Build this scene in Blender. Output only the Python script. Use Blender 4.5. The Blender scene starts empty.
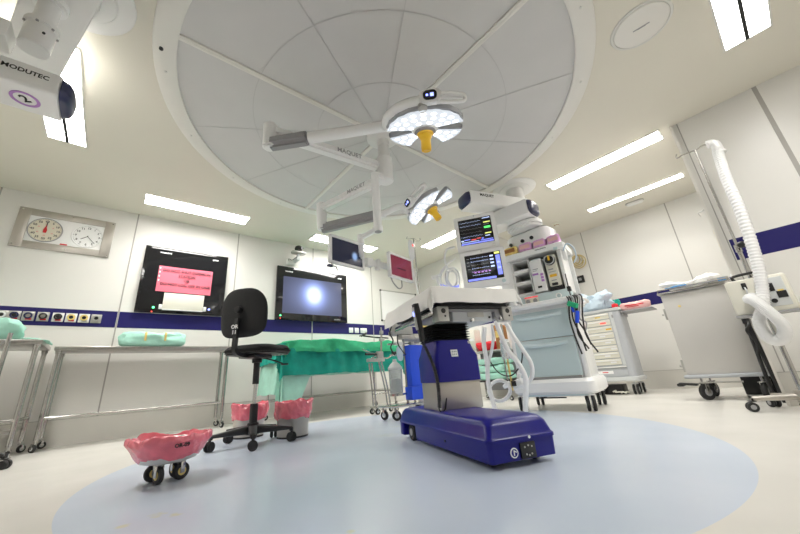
import bpy, bmesh, math, random
from mathutils import Vector, Matrix, noise, Quaternion
C = bpy.context.scene.collection
PI = math.pi
rnd = random.Random(7)

# ---------------------------------------------------------------- materials
def mat(name, col, rough=0.5, metal=0.0, spec=0.5, var=0.0, vscale=6.0, bump=0.0, bscale=40.0, coat=0.0, trans=0.0, aniso=None):
    m = bpy.data.materials.new(name); m.use_nodes = True
    nt = m.node_tree; b = nt.nodes['Principled BSDF']
    b.inputs['Base Color'].default_value = (*col, 1); b.inputs['Roughness'].default_value = rough
    b.inputs['Metallic'].default_value = metal
    b.inputs['Specular IOR Level'].default_value = spec
    b.inputs['Coat Weight'].default_value = coat
    b.inputs['Transmission Weight'].default_value = trans
    if var > 0 or bump > 0:
        tc = nt.nodes.new('ShaderNodeTexCoord')
        src = tc.outputs['Object']
        if aniso:
            mp = nt.nodes.new('ShaderNodeMapping'); mp.inputs['Scale'].default_value = aniso
            nt.links.new(src, mp.inputs['Vector']); src = mp.outputs['Vector']
    if var > 0:
        n = nt.nodes.new('ShaderNodeTexNoise'); n.inputs['Scale'].default_value = vscale; n.inputs['Detail'].default_value = 4
        nt.links.new(src, n.inputs['Vector'])
        r = nt.nodes.new('ShaderNodeValToRGB')
        r.color_ramp.elements[0].position = 0.3; r.color_ramp.elements[1].position = 0.7
        r.color_ramp.elements[0].color = (*[max(0, c * (1 - var)) for c in col], 1)
        r.color_ramp.elements[1].color = (*[min(1, c * (1 + var)) for c in col], 1)
        nt.links.new(n.outputs['Fac'], r.inputs['Fac']); nt.links.new(r.outputs['Color'], b.inputs['Base Color'])
    if bump > 0:
        n2 = nt.nodes.new('ShaderNodeTexNoise'); n2.inputs['Scale'].default_value = bscale; n2.inputs['Detail'].default_value = 3
        nt.links.new(src, n2.inputs['Vector'])
        bp = nt.nodes.new('ShaderNodeBump'); bp.inputs['Strength'].default_value = bump; bp.inputs['Distance'].default_value = 0.01
        nt.links.new(n2.outputs['Fac'], bp.inputs['Height']); nt.links.new(bp.outputs['Normal'], b.inputs['Normal'])
    return m

def emis(name, col, strength):
    m = bpy.data.materials.new(name); m.use_nodes = True
    b = m.node_tree.nodes['Principled BSDF']
    b.inputs['Base Color'].default_value = (*[c * 0.8 for c in col], 1)
    b.inputs['Emission Color'].default_value = (*col, 1); b.inputs['Emission Strength'].default_value = strength
    b.inputs['Roughness'].default_value = 0.35
    return m

M = {}
M['wall'] = mat('wall_panel', (0.80, 0.785, 0.745), 0.32, var=0.012, vscale=2)
M['ceil'] = mat('ceiling_paint', (0.77, 0.735, 0.64), 0.45, var=0.015, vscale=1.5)
M['joint'] = mat('panel_joint', (0.42, 0.40, 0.37), 0.5)
M['cove'] = mat('cove_skirting', (0.70, 0.68, 0.63), 0.35, var=0.02, vscale=2)
M['band'] = mat('navy_band', (0.018, 0.015, 0.125), 0.4, spec=0.3)
M['rimw'] = mat('rim_white', (0.83, 0.81, 0.76), 0.45)
M['airgrey'] = mat('air_panel', (0.67, 0.66, 0.65), 0.55, var=0.02, vscale=3)
M['airline'] = mat('air_seam', (0.60, 0.59, 0.58), 0.6)
M['tube'] = emis('light_tube', (1.0, 0.98, 0.94), 7.5)
M['frame'] = mat('light_frame', (0.75, 0.74, 0.70), 0.35)
M['white'] = mat('white_plastic', (0.91, 0.91, 0.90), 0.3, coat=0.2)
M['white2'] = mat('off_white_plastic', (0.84, 0.835, 0.815), 0.38)
M['lgrey'] = mat('light_grey_plastic', (0.62, 0.64, 0.64), 0.4)
M['mgrey'] = mat('mid_grey_plastic', (0.36, 0.36, 0.365), 0.45)
M['cabgrey'] = mat('cabinet_grey', (0.50, 0.52, 0.55), 0.42)
M['teal'] = mat('pale_teal_plastic', (0.60, 0.72, 0.735), 0.38)
M['teal2'] = mat('paler_teal_plastic', (0.70, 0.81, 0.83), 0.3)
M['steel'] = mat('brushed_steel', (0.46, 0.445, 0.42), 0.28, metal=1.0, var=0.08, vscale=8, aniso=(1, 30, 1))
M['colsteel'] = mat('dull_column_steel', (0.50, 0.47, 0.43), 0.42, metal=0.9, var=0.05, vscale=5, bump=0.1, bscale=150)
M['cartgrey'] = mat('painted_steel', (0.60, 0.585, 0.56), 0.42, metal=0.25, var=0.02, vscale=3)
M['steelp'] = mat('polished_steel', (0.50, 0.49, 0.47), 0.18, metal=1.0)
M['steelsat'] = mat('satin_steel_sheet', (0.60, 0.59, 0.565), 0.40, metal=0.75, var=0.04, vscale=5)
M['chrome'] = mat('chrome', (0.66, 0.66, 0.66), 0.12, metal=1.0)
M['black'] = mat('black_plastic', (0.014, 0.014, 0.015), 0.4)
M['blackf'] = mat('black_fabric', (0.016, 0.016, 0.017), 0.8, bump=0.5, bscale=260)
M['rubber'] = mat('black_rubber', (0.02, 0.02, 0.021), 0.6)
M['glassb'] = mat('black_glass', (0.008, 0.008, 0.010), 0.08, coat=0.4)
M['navy'] = mat('navy_plastic', (0.006, 0.005, 0.215), 0.32, spec=0.35, coat=0.05, bump=0.06, bscale=180)
M['navycap'] = mat('dark_navy_cap', (0.018, 0.022, 0.085), 0.3, coat=0.3)
M['blue'] = mat('bright_blue_plastic', (0.02, 0.10, 0.88), 0.4)
M['green'] = mat('teal_green_cloth', (0.006, 0.33, 0.25), 0.85, var=0.15, vscale=9, bump=0.3, bscale=40)
M['green2'] = mat('bright_green_cloth', (0.03, 0.42, 0.20), 0.85, var=0.15, vscale=9, bump=0.3, bscale=40)
M['mint'] = mat('mint_cloth', (0.40, 0.72, 0.60), 0.85, var=0.08, vscale=9, bump=0.3, bscale=40)
M['red'] = mat('red_plastic', (0.70, 0.02, 0.025), 0.4)
M['redcl'] = mat('red_cloth', (0.65, 0.02, 0.03), 0.8, var=0.1)
M['bag'] = mat('red_bag_film', (0.90, 0.19, 0.25), 0.24, var=0.12, vscale=14, bump=0.7, bscale=38, coat=0.4)
M['cloth'] = mat('white_cloth', (0.92, 0.905, 0.87), 0.85, var=0.02, bump=0.2, bscale=60)
M['bluecl'] = mat('pale_blue_cloth', (0.60, 0.72, 0.82), 0.8, var=0.05, bump=0.2, bscale=60)
M['pink'] = mat('pink_wrap', (0.85, 0.52, 0.50), 0.5, var=0.05)
M['yellow'] = mat('sterile_yellow', (0.86, 0.50, 0.02), 0.35)
M['yel2'] = mat('yellow_wrap', (0.85, 0.66, 0.22), 0.45, var=0.15, vscale=30)
M['magenta'] = mat('mauve_wrap', (0.78, 0.42, 0.72), 0.4, var=0.12, vscale=30)
M['purple'] = mat('purple_ring', (0.50, 0.25, 0.62), 0.5)
M['paper'] = mat('pink_paper', (0.85, 0.17, 0.24), 0.7)
M['ink'] = mat('black_ink', (0.01, 0.01, 0.01), 0.6)
M['inkw'] = mat('white_ink', (0.9, 0.9, 0.9), 0.6)
M['clockface'] = mat('clock_face', (0.82, 0.80, 0.74), 0.3)
M['clockface2'] = mat('cream_dial', (0.78, 0.73, 0.60), 0.3)
M['silver'] = mat('silver_plastic', (0.50, 0.49, 0.46), 0.35, metal=0.4)
M['cream'] = mat('cream_plastic', (0.78, 0.76, 0.66), 0.35)
M['brown'] = mat('brown_card', (0.36, 0.16, 0.05), 0.7, var=0.1)
M['hose'] = mat('white_hose', (0.90, 0.90, 0.895), 0.45)
M['cord'] = mat('pale_tube', (0.88, 0.89, 0.90), 0.3)
M['amber'] = mat('amber_tube', (0.62, 0.50, 0.22), 0.4)
M['clear'] = mat('clear_plastic', (0.86, 0.90, 0.90), 0.08, trans=0.75)
M['ledlens'] = emis('led_lens', (0.93, 0.97, 1.0), 1.2)
M['lampunder'] = mat('lamp_lens_plate', (0.80, 0.83, 0.86), 0.12, coat=0.5)
M['lampgrey'] = mat('lamp_grey', (0.40, 0.41, 0.43), 0.35)
M['greyarm'] = mat('arm_grey', (0.33, 0.325, 0.335), 0.4)
M['sheetblue'] = mat('blue_cloth', (0.10, 0.36, 0.75), 0.7)
M['gled'] = emis('green_led', (0.1, 0.9, 0.25), 2.0)
M['bled'] = emis('blue_led', (0.25, 0.3, 1.0), 1.5)
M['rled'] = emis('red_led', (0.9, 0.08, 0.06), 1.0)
M['wave'] = emis('wave_line', (0.45, 0.55, 0.85), 0.7)
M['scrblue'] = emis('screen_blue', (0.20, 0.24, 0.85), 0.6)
M['scrred'] = emis('screen_red', (0.75, 0.10, 0.10), 0.5)
M['scrgreen'] = emis('screen_green', (0.1, 0.75, 0.15), 0.7)
M['scryel'] = emis('screen_yellow', (0.7, 0.75, 0.2), 0.6)
M['scrpur'] = emis('screen_purple', (0.5, 0.25, 0.7), 0.5)

# ---------------------------------------------------------------- mesh builder
class MB:
    def __init__(s): s.bm = bmesh.new()
    def add(s, bm2, mx=None):
        if mx is not None: bmesh.ops.transform(bm2, matrix=mx, verts=bm2.verts)
        me = bpy.data.meshes.new('t'); bm2.to_mesh(me); bm2.free(); s.bm.from_mesh(me); bpy.data.meshes.remove(me); return s
    def box(s, c, d, bev=0.0, rot=None, seg=2):
        b = bmesh.new(); bmesh.ops.create_cube(b, size=1)
        bmesh.ops.scale(b, vec=d, verts=b.verts)
        if bev > 0:
            bev = min(bev, min(d) * 0.49)
            bmesh.ops.bevel(b, geom=b.edges[:] , offset=bev, segments=seg, affect='EDGES', profile=0.5)
        mx = Matrix.Translation(c)
        if rot is not None: mx = mx @ rot
        return s.add(b, mx)
    def bx(s, x0, x1, y0, y1, z0, z1, bev=0.0):
        return s.box(((x0+x1)/2, (y0+y1)/2, (z0+z1)/2), (abs(x1-x0), abs(y1-y0), abs(z1-z0)), bev)
    def cyl(s, p0, p1, r0, r1=None, n=24, bev=0.0):
        p0 = Vector(p0); p1 = Vector(p1); d = p1 - p0; L = d.length
        r1 = r0 if r1 is None else r1
        b = bmesh.new()
        bmesh.ops.create_cone(b, cap_ends=True, segments=n, radius1=max(r0, 1e-5), radius2=max(r1, 1e-5), depth=L)
        if bev > 0:
            es = [e for e in b.edges if len(e.link_faces) == 2 and any(len(f.verts) > 4 for f in e.link_faces)]
            bmesh.ops.bevel(b, geom=es, offset=bev, segments=2, affect='EDGES')
        q = Vector((0, 0, 1)).rotation_difference(d.normalized())
        return s.add(b, Matrix.Translation((p0+p1)/2) @ q.to_matrix().to_4x4())
    def sph(s, c, r, sc=(1, 1, 1), rot=None, n=20):
        b = bmesh.new(); bmesh.ops.create_uvsphere(b, u_segments=n, v_segments=max(8, n//2), radius=r)
        bmesh.ops.scale(b, vec=sc, verts=b.verts)
        mx = Matrix.Translation(c)
        if rot is not None: mx = mx @ rot
        return s.add(b, mx)
    def lathe(s, prof, c=(0, 0, 0), n=36, mx=None, fn=None):
        b = bmesh.new(); rings = []
        for k, (r, z) in enumerate(prof):
            ring = []
            if r < 1e-6: ring = [b.verts.new((0, 0, z))]
            else:
                for i in range(n):
                    a = 2*PI*i/n; rr, zz = (r, z) if fn is None else fn(r, z, a, k)
                    ring.append(b.verts.new((rr*math.cos(a), rr*math.sin(a), zz)))
            rings.append(ring)
        for A, B in zip(rings, rings[1:]):
            if len(A) == 1 and len(B) == 1: continue
            for i in range(n):
                j = (i+1) % n
                if len(A) == 1: b.faces.new((A[0], B[i], B[j]))
                elif len(B) == 1: b.faces.new((A[i], A[j], B[0]))
                else: b.faces.new((A[i], A[j], B[j], B[i]))
        bmesh.ops.recalc_face_normals(b, faces=b.faces)
        m = Matrix.Translation(c)
        if mx is not None: m = m @ mx
        return s.add(b, m)
    def tube(s, pts, r, n=10, closed=False, smooth=0, rf=None):
        pts = [Vector(p) for p in pts]
        if smooth: pts = spline(pts, smooth, closed)
        b = bmesh.new(); rings = []; N = len(pts)
        up = None
        for i, p in enumerate(pts):
            a = pts[(i-1) % N] if (closed or i > 0) else p
            c = pts[(i+1) % N] if (closed or i < N-1) else p
            t = (c - a)
            t = t.normalized() if t.length > 1e-9 else Vector((0, 0, 1))
            if up is None:
                up = t.orthogonal().normalized()
            up = (up - t*up.dot(t))
            up = up.normalized() if up.length > 1e-6 else t.orthogonal().normalized()
            sd = t.cross(up); rr = r if rf is None else rf(i/(N-1), i)
            rings.append([b.verts.new(p + (up*math.cos(2*PI*k/n) + sd*math.sin(2*PI*k/n))*rr) for k in range(n)])
        rng = range(N) if closed else range(N-1)
        for i in rng:
            A = rings[i]; B = rings[(i+1) % N]
            for k in range(n): b.faces.new((A[k], A[(k+1) % n], B[(k+1) % n], B[k]))
        if not closed:
            b.faces.new(rings[0][::-1]); b.faces.new(rings[-1])
        bmesh.ops.recalc_face_normals(b, faces=b.faces)
        return s.add(b)
    def prism(s, poly, h, mx=None, bev=0.0):
        b = bmesh.new()
        lo = [b.verts.new((x, y, 0)) for x, y in poly]; hi = [b.verts.new((x, y, h)) for x, y in poly]
        b.faces.new(lo[::-1]); b.faces.new(hi); n = len(poly)
        for i in range(n): b.faces.new((lo[i], lo[(i+1) % n], hi[(i+1) % n], hi[i]))
        bmesh.ops.recalc_face_normals(b, faces=b.faces)
        if bev > 0: bmesh.ops.bevel(b, geom=b.edges[:], offset=bev, segments=2, affect='EDGES')
        return s.add(b, mx)
    def grid(s, fn, nu, nv, thick=0.0, mx=None, closed_u=False):
        b = bmesh.new(); g = []
        for i in range(nu if closed_u else nu+1):
            g.append([b.verts.new(fn(i/nu, j/nv)) for j in range(nv+1)])
        for i in range(nu):
            A = g[i]; B = g[(i+1) % len(g)]
            for j in range(nv): b.faces.new((A[j], B[j], B[j+1], A[j+1]))
        bmesh.ops.recalc_face_normals(b, faces=b.faces)
        if thick: bmesh.ops.solidify(b, geom=b.faces[:], thickness=thick)
        return s.add(b, mx)
    def build(s, name, m, parent=None, ang=38, mx=None):
        bm = s.bm
        if mx is not None: bmesh.ops.transform(bm, matrix=mx, verts=bm.verts)
        for f in bm.faces: f.smooth = True
        la = math.radians(ang)
        for e in bm.edges:
            if len(e.link_faces) == 2:
                try: e.smooth = e.calc_face_angle() < la
                except Exception: pass
        me = bpy.data.meshes.new(name); bm.to_mesh(me); bm.free()
        me.materials.append(M[m] if isinstance(m, str) else m)
        o = bpy.data.objects.new(name, me); C.objects.link(o)
        if parent: o.parent = parent
        return o

def spline(pts, sub, closed=False):
    out = []; N = len(pts)
    rng = range(N) if closed else range(N-1)
    for i in rng:
        p1 = pts[i]; p2 = pts[(i+1) % N]
        p0 = pts[(i-1) % N] if (closed or i > 0) else p1*2-p2
        p3 = pts[(i+2) % N] if (closed or i < N-2) else p2*2-p1
        for k in range(sub):
            t = k/sub
            out.append(0.5*((2*p1) + (p2-p0)*t + (2*p0-5*p1+4*p2-p3)*t*t + (3*p1-p0-3*p2+p3)*t*t*t))
    if not closed: out.append(pts[-1])
    return out

def rrect(w, h, r, n=5):
    p = []
    for cx, cy, a0 in ((w/2-r, h/2-r, 0), (-w/2+r, h/2-r, 90), (-w/2+r, -h/2+r, 180), (w/2-r, -h/2+r, 270)):
        for k in range(n+1):
            a = math.radians(a0+90*k/n); p.append((cx+r*math.cos(a), cy+r*math.sin(a)))
    return p

# ---------------------------------------------------------------- objects
def tag(o, label, cat, group=None, kind=None):
    o['label'] = label; o['category'] = cat
    if group: o['group'] = group
    if kind: o['kind'] = kind
    return o
def frame(o, x, up):
    x = Vector(x).normalized(); up = Vector(up).normalized(); z = x.cross(up)
    m = Matrix((x, up, z)).transposed().to_4x4(); m.translation = Vector(o); return m
def thing(name, label, cat, loc=(0, 0, 0), rz=0.0, group=None, mx=None):
    o = bpy.data.objects.new(name, None); C.objects.link(o); o.empty_display_size = 0.05
    o.matrix_world = mx if mx is not None else Matrix.Translation(loc) @ Matrix.Rotation(rz, 4, 'Z')
    return tag(o, label, cat, group)
def struct(o): o['kind'] = 'structure'; return o
def dup(root, mx, label=None, group=None):
    r = root.copy(); C.objects.link(r); r.matrix_world = mx
    if label: r['label'] = label
    if group: r['group'] = group
    for ch in list(root.children):
        c = ch.copy(); C.objects.link(c); c.parent = r
        for g in list(ch.children):
            d = g.copy(); C.objects.link(d); d.parent = c
    return r
def TL(loc, rz=0.0): return Matrix.Translation(loc) @ Matrix.Rotation(rz, 4, 'Z')
def text(s, size, m, parent, mx, name='lettering', ext=0.0006, bold=0.0, sx=1.0, align='CENTER'):
    cu = bpy.data.curves.new('txt', 'FONT'); cu.body = s; cu.size = size; cu.align_x = align; cu.align_y = 'CENTER'
    cu.extrude = ext; cu.offset = bold; cu.resolution_u = 2
    t = bpy.data.objects.new('txt', cu); C.objects.link(t)
    bpy.context.view_layer.update()
    me = bpy.data.meshes.new_from_object(t.evaluated_get(bpy.context.evaluated_depsgraph_get()))
    bpy.data.objects.remove(t); bpy.data.curves.remove(cu)
    me.transform(mx @ Matrix.Diagonal((sx, 1, 1, 1))); me.materials.clear(); me.materials.append(M[m])
    o = bpy.data.objects.new(name, me); C.objects.link(o)
    if parent: o.parent = parent
    return o
def marks(w, h, m, parent, mx, name='printed_mark', n=6):
    """a short row of print too small to read: one strip of unequal dashes"""
    s = MB(); x = -w/2; r_ = random.Random(n)
    b = bmesh.new(); ws = [r_.uniform(.6, 1.3) for _ in range(n)]; k = w/sum(ws)
    s.box((0, 0, 0), (w, h*0.35, 0.0008))
    for q in ws:
        s.box((x+q*k/2, r_.uniform(-.1, .1)*h, 0.0), (q*k*0.72, h*r_.uniform(.7, 1.0), 0.0012)); x += q*k
    b.free(); return s.build(name, m, parent, mx=mx)
def nz(x, y, z=0.0): return noise.noise(Vector((x, y, z)))
def lump(c, d, seed, amp=0.012, p=4.0, fr=7.0, n=36):
    """crumpled soft pack: a rounded box, flat underneath"""
    b = bmesh.new(); bmesh.ops.create_cube(b, size=2)
    bmesh.ops.subdivide_edges(b, edges=b.edges[:], cuts=11, use_grid_fill=True)
    for v in b.verts:
        q = v.co; k = (abs(q.x)**p + abs(q.y)**p + abs(q.z)**p)**(1/p); q = q/k
        w = Vector((q.x*d[0]/2, q.y*d[1]/2, q.z*d[2]/2))
        a = noise.turbulence(w*fr + Vector((seed, seed*1.7, 0)), 3, False)*amp*2 - amp
        dr = q.normalized()
        w += Vector((dr.x*a, dr.y*a, dr.z*a if q.z > -0.5 else 0))
        w.z = max(w.z, -d[2]/2)
        v.co = w + Vector(c)
    return b
def cloth(w, d, ovx0, ovx1, ovy0, ovy1, top, seed=0, amp=0.012, folds=14.0, thick=0.003, nu=64, nv=64, flare=0.08, topfn=None, scfn=None):
    """cloth over a table w x d centred at 0,0; overhangs for -x, +x, -y, +y"""
    def fn(u, v):
        x = -w/2-ovx0 + u*(w+ovx0+ovx1); y = -d/2-ovy0 + v*(d+ovy0+ovy1)
        cx = min(max(x, -w/2), w/2); cy = min(max(y, -d/2), d/2)
        dx = x-cx; dy = y-cy; dr = math.hypot(dx, dy)
        ux_, uy_ = (dx/dr, dy/dr) if dr > 1e-6 else (0, 0)
        if scfn: dr *= scfn(x, y)
        z = top
        if dr > 1e-6:
            ux, uy = ux_, uy_
            s = (cx*uy - cy*ux) + math.atan2(uy, ux)*0.12
            rip = (math.sin(s*folds+seed) + 0.6*math.sin(s*folds*2.3+seed*2) + nz(s*9, seed, 1)*1.0)*amp*min(1, dr/0.12)
            out = min(dr, 0.012) + dr*flare + rip + amp*1.2*min(1, dr/0.1)
            cx += ux*out; cy += uy*out
            z = top - max(0, dr-0.012)*(1-flare*0.3) + nz(x*6, y*6, seed)*0.01*min(1, dr/0.1)
        z += (noise.turbulence(Vector((x*5+seed, y*5, 0)), 3, False))*amp*0.7
        if topfn: z += topfn(x, y) * (1 if dr < 1e-6 else max(0, 1-dr/0.08))
        return (cx, cy, z)
    mb = MB(); mb.grid(fn, nu, nv, thick); return mb
def caster(parent, p, r=0.035, top=None, rz=0.0, twin=False, name='caster', tyre='rubber', hub='lgrey', w=0.022, fork='steelp'):
    """one swivel castor: fork is the part, wheel its sub-part"""
    x, y, z0 = p; top = top if top is not None else 2*r+0.03
    R = Matrix.Translation((x, y, z0)) @ Matrix.Rotation(rz, 4, 'Z'); off = 0.018
    f = MB()
    f.cyl((0, 0, 2*r+0.008), (0, 0, top-z0), 0.009, n=12)
    f.box((off*0.5, 0, 2*r+0.006), (r*1.1, (w*1.5 if not twin else w*3.2), 0.006), 0.002)
    for sgn in (-1, 1):
        yy = (w*0.5+0.005 if not twin else w*0.25)*sgn
        f.box((off, yy, r*1.45), (r*0.55, 0.004, r*1.3), 0.001)
    fo = f.build('caster', fork, parent, mx=R)
    wv = MB()
    for yy in ((0,) if not twin else (-w*0.85, w*0.85)):
        wv.lathe([(0.001, -w/2), (r*0.62, -w/2), (r*0.9, -w/2), (r, -w*0.3), (r, w*0.3), (r*0.9, w/2), (r*0.62, w/2), (0.001, w/2)], (off, yy, r), 24, Matrix.Rotation(PI/2, 4, 'X'))
    wo = wv.build('wheel', tyre, fo, mx=R)
    h = MB()
    for yy in ((0,) if not twin else (-w*0.85, w*0.85)):
        h.cyl((off, yy-w/2-0.0015, r), (off, yy+w/2+0.0015, r), r*0.5, n=18)
    h.build('hub_cap', hub, fo, mx=R)
    return fo
# ---------------------------------------------------------------- the setting
HC = 2.705; XL = -5.10; XR = 1.60; YF = -1.60; YB = 5.02; YD = 6.30; YN = 4.16; XS = -3.0; XE = -0.26
CX, CY = -2.055, 1.71
def floor_mat():
    m = bpy.data.materials.new('floor_sheet'); m.use_nodes = True; nt = m.node_tree; b = nt.nodes['Principled BSDF']
    N = lambda t: nt.nodes.new(t); L = nt.links.new
    g = N('ShaderNodeNewGeometry'); d = N('ShaderNodeVectorMath'); d.operation = 'DISTANCE'
    sep = N('ShaderNodeSeparateXYZ'); L(g.outputs['Position'], sep.inputs[0])
    cmb = N('ShaderNodeCombineXYZ'); L(sep.outputs[0], cmb.inputs[0]); L(sep.outputs[1], cmb.inputs[1])
    L(cmb.outputs[0], d.inputs[0]); d.inputs[1].default_value = (CX, CY, 0)
    lt = N('ShaderNodeMath'); lt.operation = 'LESS_THAN'; lt.inputs[1].default_value = 1.80; L(d.outputs['Value'], lt.inputs[0])
    n = N('ShaderNodeTexNoise'); n.inputs['Scale'].default_value = 1.7; n.inputs['Detail'].default_value = 5; L(cmb.outputs[0], n.inputs['Vector'])
    def ramp(c0, c1):
        r = N('ShaderNodeValToRGB'); r.color_ramp.elements[0].position = 0.3; r.color_ramp.elements[1].position = 0.7
        r.color_ramp.elements[0].color = (*c0, 1); r.color_ramp.elements[1].color = (*c1, 1); L(n.outputs['Fac'], r.inputs['Fac']); return r
    r1 = ramp((0.735, 0.715, 0.665), (0.775, 0.755, 0.705)); r2 = ramp((0.585, 0.665, 0.79), (0.63, 0.70, 0.81))
    mx = N('ShaderNodeMix'); mx.data_type = 'RGBA'
    L(lt.outputs[0], mx.inputs['Factor']); L(r1.outputs[0], mx.inputs['A']); L(r2.outputs[0], mx.inputs['B'])
    # yellow iodine spots on the blue sheet
    n3 = N('ShaderNodeTexNoise'); n3.inputs['Scale'].default_value = 30; n3.inputs['Detail'].default_value = 3; L(cmb.outputs[0], n3.inputs['Vector'])
    prev = mx.outputs['Result']
    for sx, sy, rr in ((-1.712, 0.211, 0.06), (-1.655, 0.26, 0.05), (-1.68, 0.11, 0.045), (-1.02, 0.62, 0.03), (-2.3, 1.75, 0.20), (-2.6, 2.1, 0.14)):
        dd = N('ShaderNodeVectorMath'); dd.operation = 'DISTANCE'; L(cmb.outputs[0], dd.inputs[0]); dd.inputs[1].default_value = (sx, sy, 0)
        mr = N('ShaderNodeMapRange'); mr.inputs[1].default_value = 0; mr.inputs[2].default_value = rr; mr.inputs[3].default_value = 1; mr.inputs[4].default_value = 0
        L(dd.outputs['Value'], mr.inputs[0])
        mu = N('ShaderNodeMath'); mu.operation = 'MULTIPLY'; L(mr.outputs[0], mu.inputs[0]); L(n3.outputs['Fac'], mu.inputs[1])
        st = N('ShaderNodeMapRange'); st.inputs[1].default_value = 0.22; st.inputs[2].default_value = 0.45; st.inputs[3].default_value = 0; st.inputs[4].default_value = 0.45 if rr < 0.1 else 0.14
        L(mu.outputs[0], st.inputs[0])
        m2 = N('ShaderNodeMix'); m2.data_type = 'RGBA'; L(st.outputs[0], m2.inputs['Factor']); L(prev, m2.inputs['A']); m2.inputs['B'].default_value = (0.72, 0.68, 0.25, 1)
        prev = m2.outputs['Result']
    L(prev, b.inputs['Base Color'])
    rr_ = N('ShaderNodeMapRange'); rr_.inputs[3].default_value = 0.17; rr_.inputs[4].default_value = 0.30; L(n.outputs['Fac'], rr_.inputs[0]); L(rr_.outputs[0], b.inputs['Roughness'])
    return m
M['floor'] = floor_mat()
def wallbox(name, x0, x1, y0, y1, z0, z1, m, bev=0.0):
    a = MB(); a.bx(x0, x1, y0, y1, z0, z1, bev); return struct(a.build(name, m))
wallbox('floor', XL-.1, XR+.1, YF-.1, YD+.1, -0.12, 0, 'floor')
wallbox('ceiling', XL-.1, XR+.1, YF-.1, YD+.1, HC, HC+.12, 'ceil')
T = 0.1
wl = wallbox('wall_left', XL-T, XL, YF-T, YB, 0, HC, 'wall')
wb = wallbox('wall_back', XL-T, XS-T, YB, YB+T, 0, HC, 'wall')
wallbox('wall_return', XS-T, XS, YB, YD, 0, HC, 'wall')
wd = wallbox('wall_recess', XS-T, XE+T, YD, YD+T, 0, HC, 'wall')
wn = wallbox('wall_right', XE, XR, YN, YN+T, 0, HC, 'wall')
wallbox('wall_recess_side', XE, XE+T, YN+T, YD, 0, HC, 'wall')
wallbox('wall_side', XR, XR+T, YF, YN, 0, HC, 'wall')
wallbox('wall_front', XL, XR+T, YF-T, YF, 0, HC, 'wall')
k = 0
def trim(x0, x1, y0, y1, z0, z1, m='joint'):
    global k
    k += 1
    return wallbox('trim_%d' % k, x0, x1, y0, y1, z0, z1, m)
e = 0.003
for y in (-1.27, -0.055, 1.20, 2.45, 3.70): trim(XL, XL+e, y-0.007, y+0.007, 0.25, HC)
for x in (-2.07, -0.80): trim(x-0.007, x+0.007, YD-e, YD, 0.25, HC)
trim(0.345, 0.375, YN-e, YN, 0.25, HC)
# aluminium edge and door jamb at the end of the right wall
trim(XE-0.006, XE+0.012, YN-0.012, YN+T, 0, HC, 'rimw'); trim(XE+0.05, XE+0.058, YN-e, YN, 0.25, HC)
# navy band: left wall, back wall, recess, right wall (broken at every panel joint)
b0, b1 = 1.205, 1.395
ys = [YF, -1.27, -0.055, 1.20, 2.45, 3.70, YB]
for a, b in zip(ys, ys[1:]): trim(XL, XL+0.002, a+0.009, b-0.009, b0, b1, 'band')
trim(XL, XS-T, YB-0.002, YB, b0, b1, 'band')
for a, b in ((XS, -2.07), (-2.07, -0.80), (-0.80, XE)): trim(a+0.009, b-0.009, YD-0.002, YD, b0, b1, 'band')
for a, b in ((XE+0.062, 0.345), (0.375, XR)): trim(a+0.002, b-0.002, YN-0.002, YN, 1.195, 1.39, 'band')
# coved skirting
def skirt(name, x0, x1, y0, y1):
    wallbox(name, x0, x1, y0, y1, 0, 0.25, 'cove')
skirt('baseboard_left', XL, XL+.006, YF, YB); skirt('baseboard_back', XL+.006, XS-T, YB-.006, YB)
skirt('baseboard_recess', XS, XE, YD-.006, YD); skirt('baseboard_right', XE+.014, XR, YN-.006, YN)
for x0, x1, y0, y1 in ((XL+.004, XL+.008, YF, YB), (XL, XS-T, YB-.008, YB-.004), (XS, XE, YD-.008, YD-.004), (XE+.014, XR, YN-.008, YN-.004)):
    trim(x0, x1, y0, y1, 0.248, 0.253)

# ---------------------------------------------------------------- recessed ceiling lights
LG = 'recessed twin ceiling lights'
LW = 30.0
def clight(x0, x1, y0, y1, along, label, n=2):
    t = thing('ceiling_light', label, 'ceiling light', ((x0+x1)/2, (y0+y1)/2, HC), 0, LG)
    w, d = x1-x0, y1-y0; f = MB(); g = 0.012; z0 = -0.012
    for s in (-1, 1):
        f.box((s*(w/2-g/2), 0, z0/2-.001), (g, d, -z0-.002)); f.box((0, s*(d/2-g/2), z0/2-.001), (w-2*g, g, -z0-.002))
    f.build('frame', 'frame', t)
    if n == 2: f = MB(); f.box((0, 0, z0/2-.004), (w-2*g, 0.022, -z0+.004) if along == 'x' else (0.022, d-2*g, -z0+.004)); f.build('divider', 'rubber', t)
    for s in ((-1, 1) if n == 2 else (0,)):
        p = MB()
        if along == 'x':
            dd = (d-2*g-(0.022 if n == 2 else 0))/n
            p.box((0, s*(dd/2+0.011), -0.006), (w-2*g, dd, 0.006))
        else:
            dd = (w-2*g-(0.022 if n == 2 else 0))/n
            p.box((s*(dd/2+0.011), 0, -0.006), (dd, d-2*g, 0.006))
        o = p.build('diffuser', 'tube', t)
        # area lamp added under the strip's diffuser, spread narrowed to brighten the floor
        L_ = bpy.data.lights.new('strip_light', 'AREA'); L_.shape = 'RECTANGLE'; L_.spread = math.radians(125); L_.color = (1.0, 0.98, 0.94)
        xs = [v.co.x for v in o.data.vertices]; ys_ = [v.co.y for v in o.data.vertices]
        L_.size = max(xs)-min(xs); L_.size_y = max(ys_)-min(ys_); L_.energy = LW*L_.size*L_.size_y
        lo = bpy.data.objects.new('strip_light', L_); C.objects.link(lo)
        lo.location = ((x0+x1)/2+(max(xs)+min(xs))/2, (y0+y1)/2+(max(ys_)+min(ys_))/2, HC-0.014)
    return t
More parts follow.
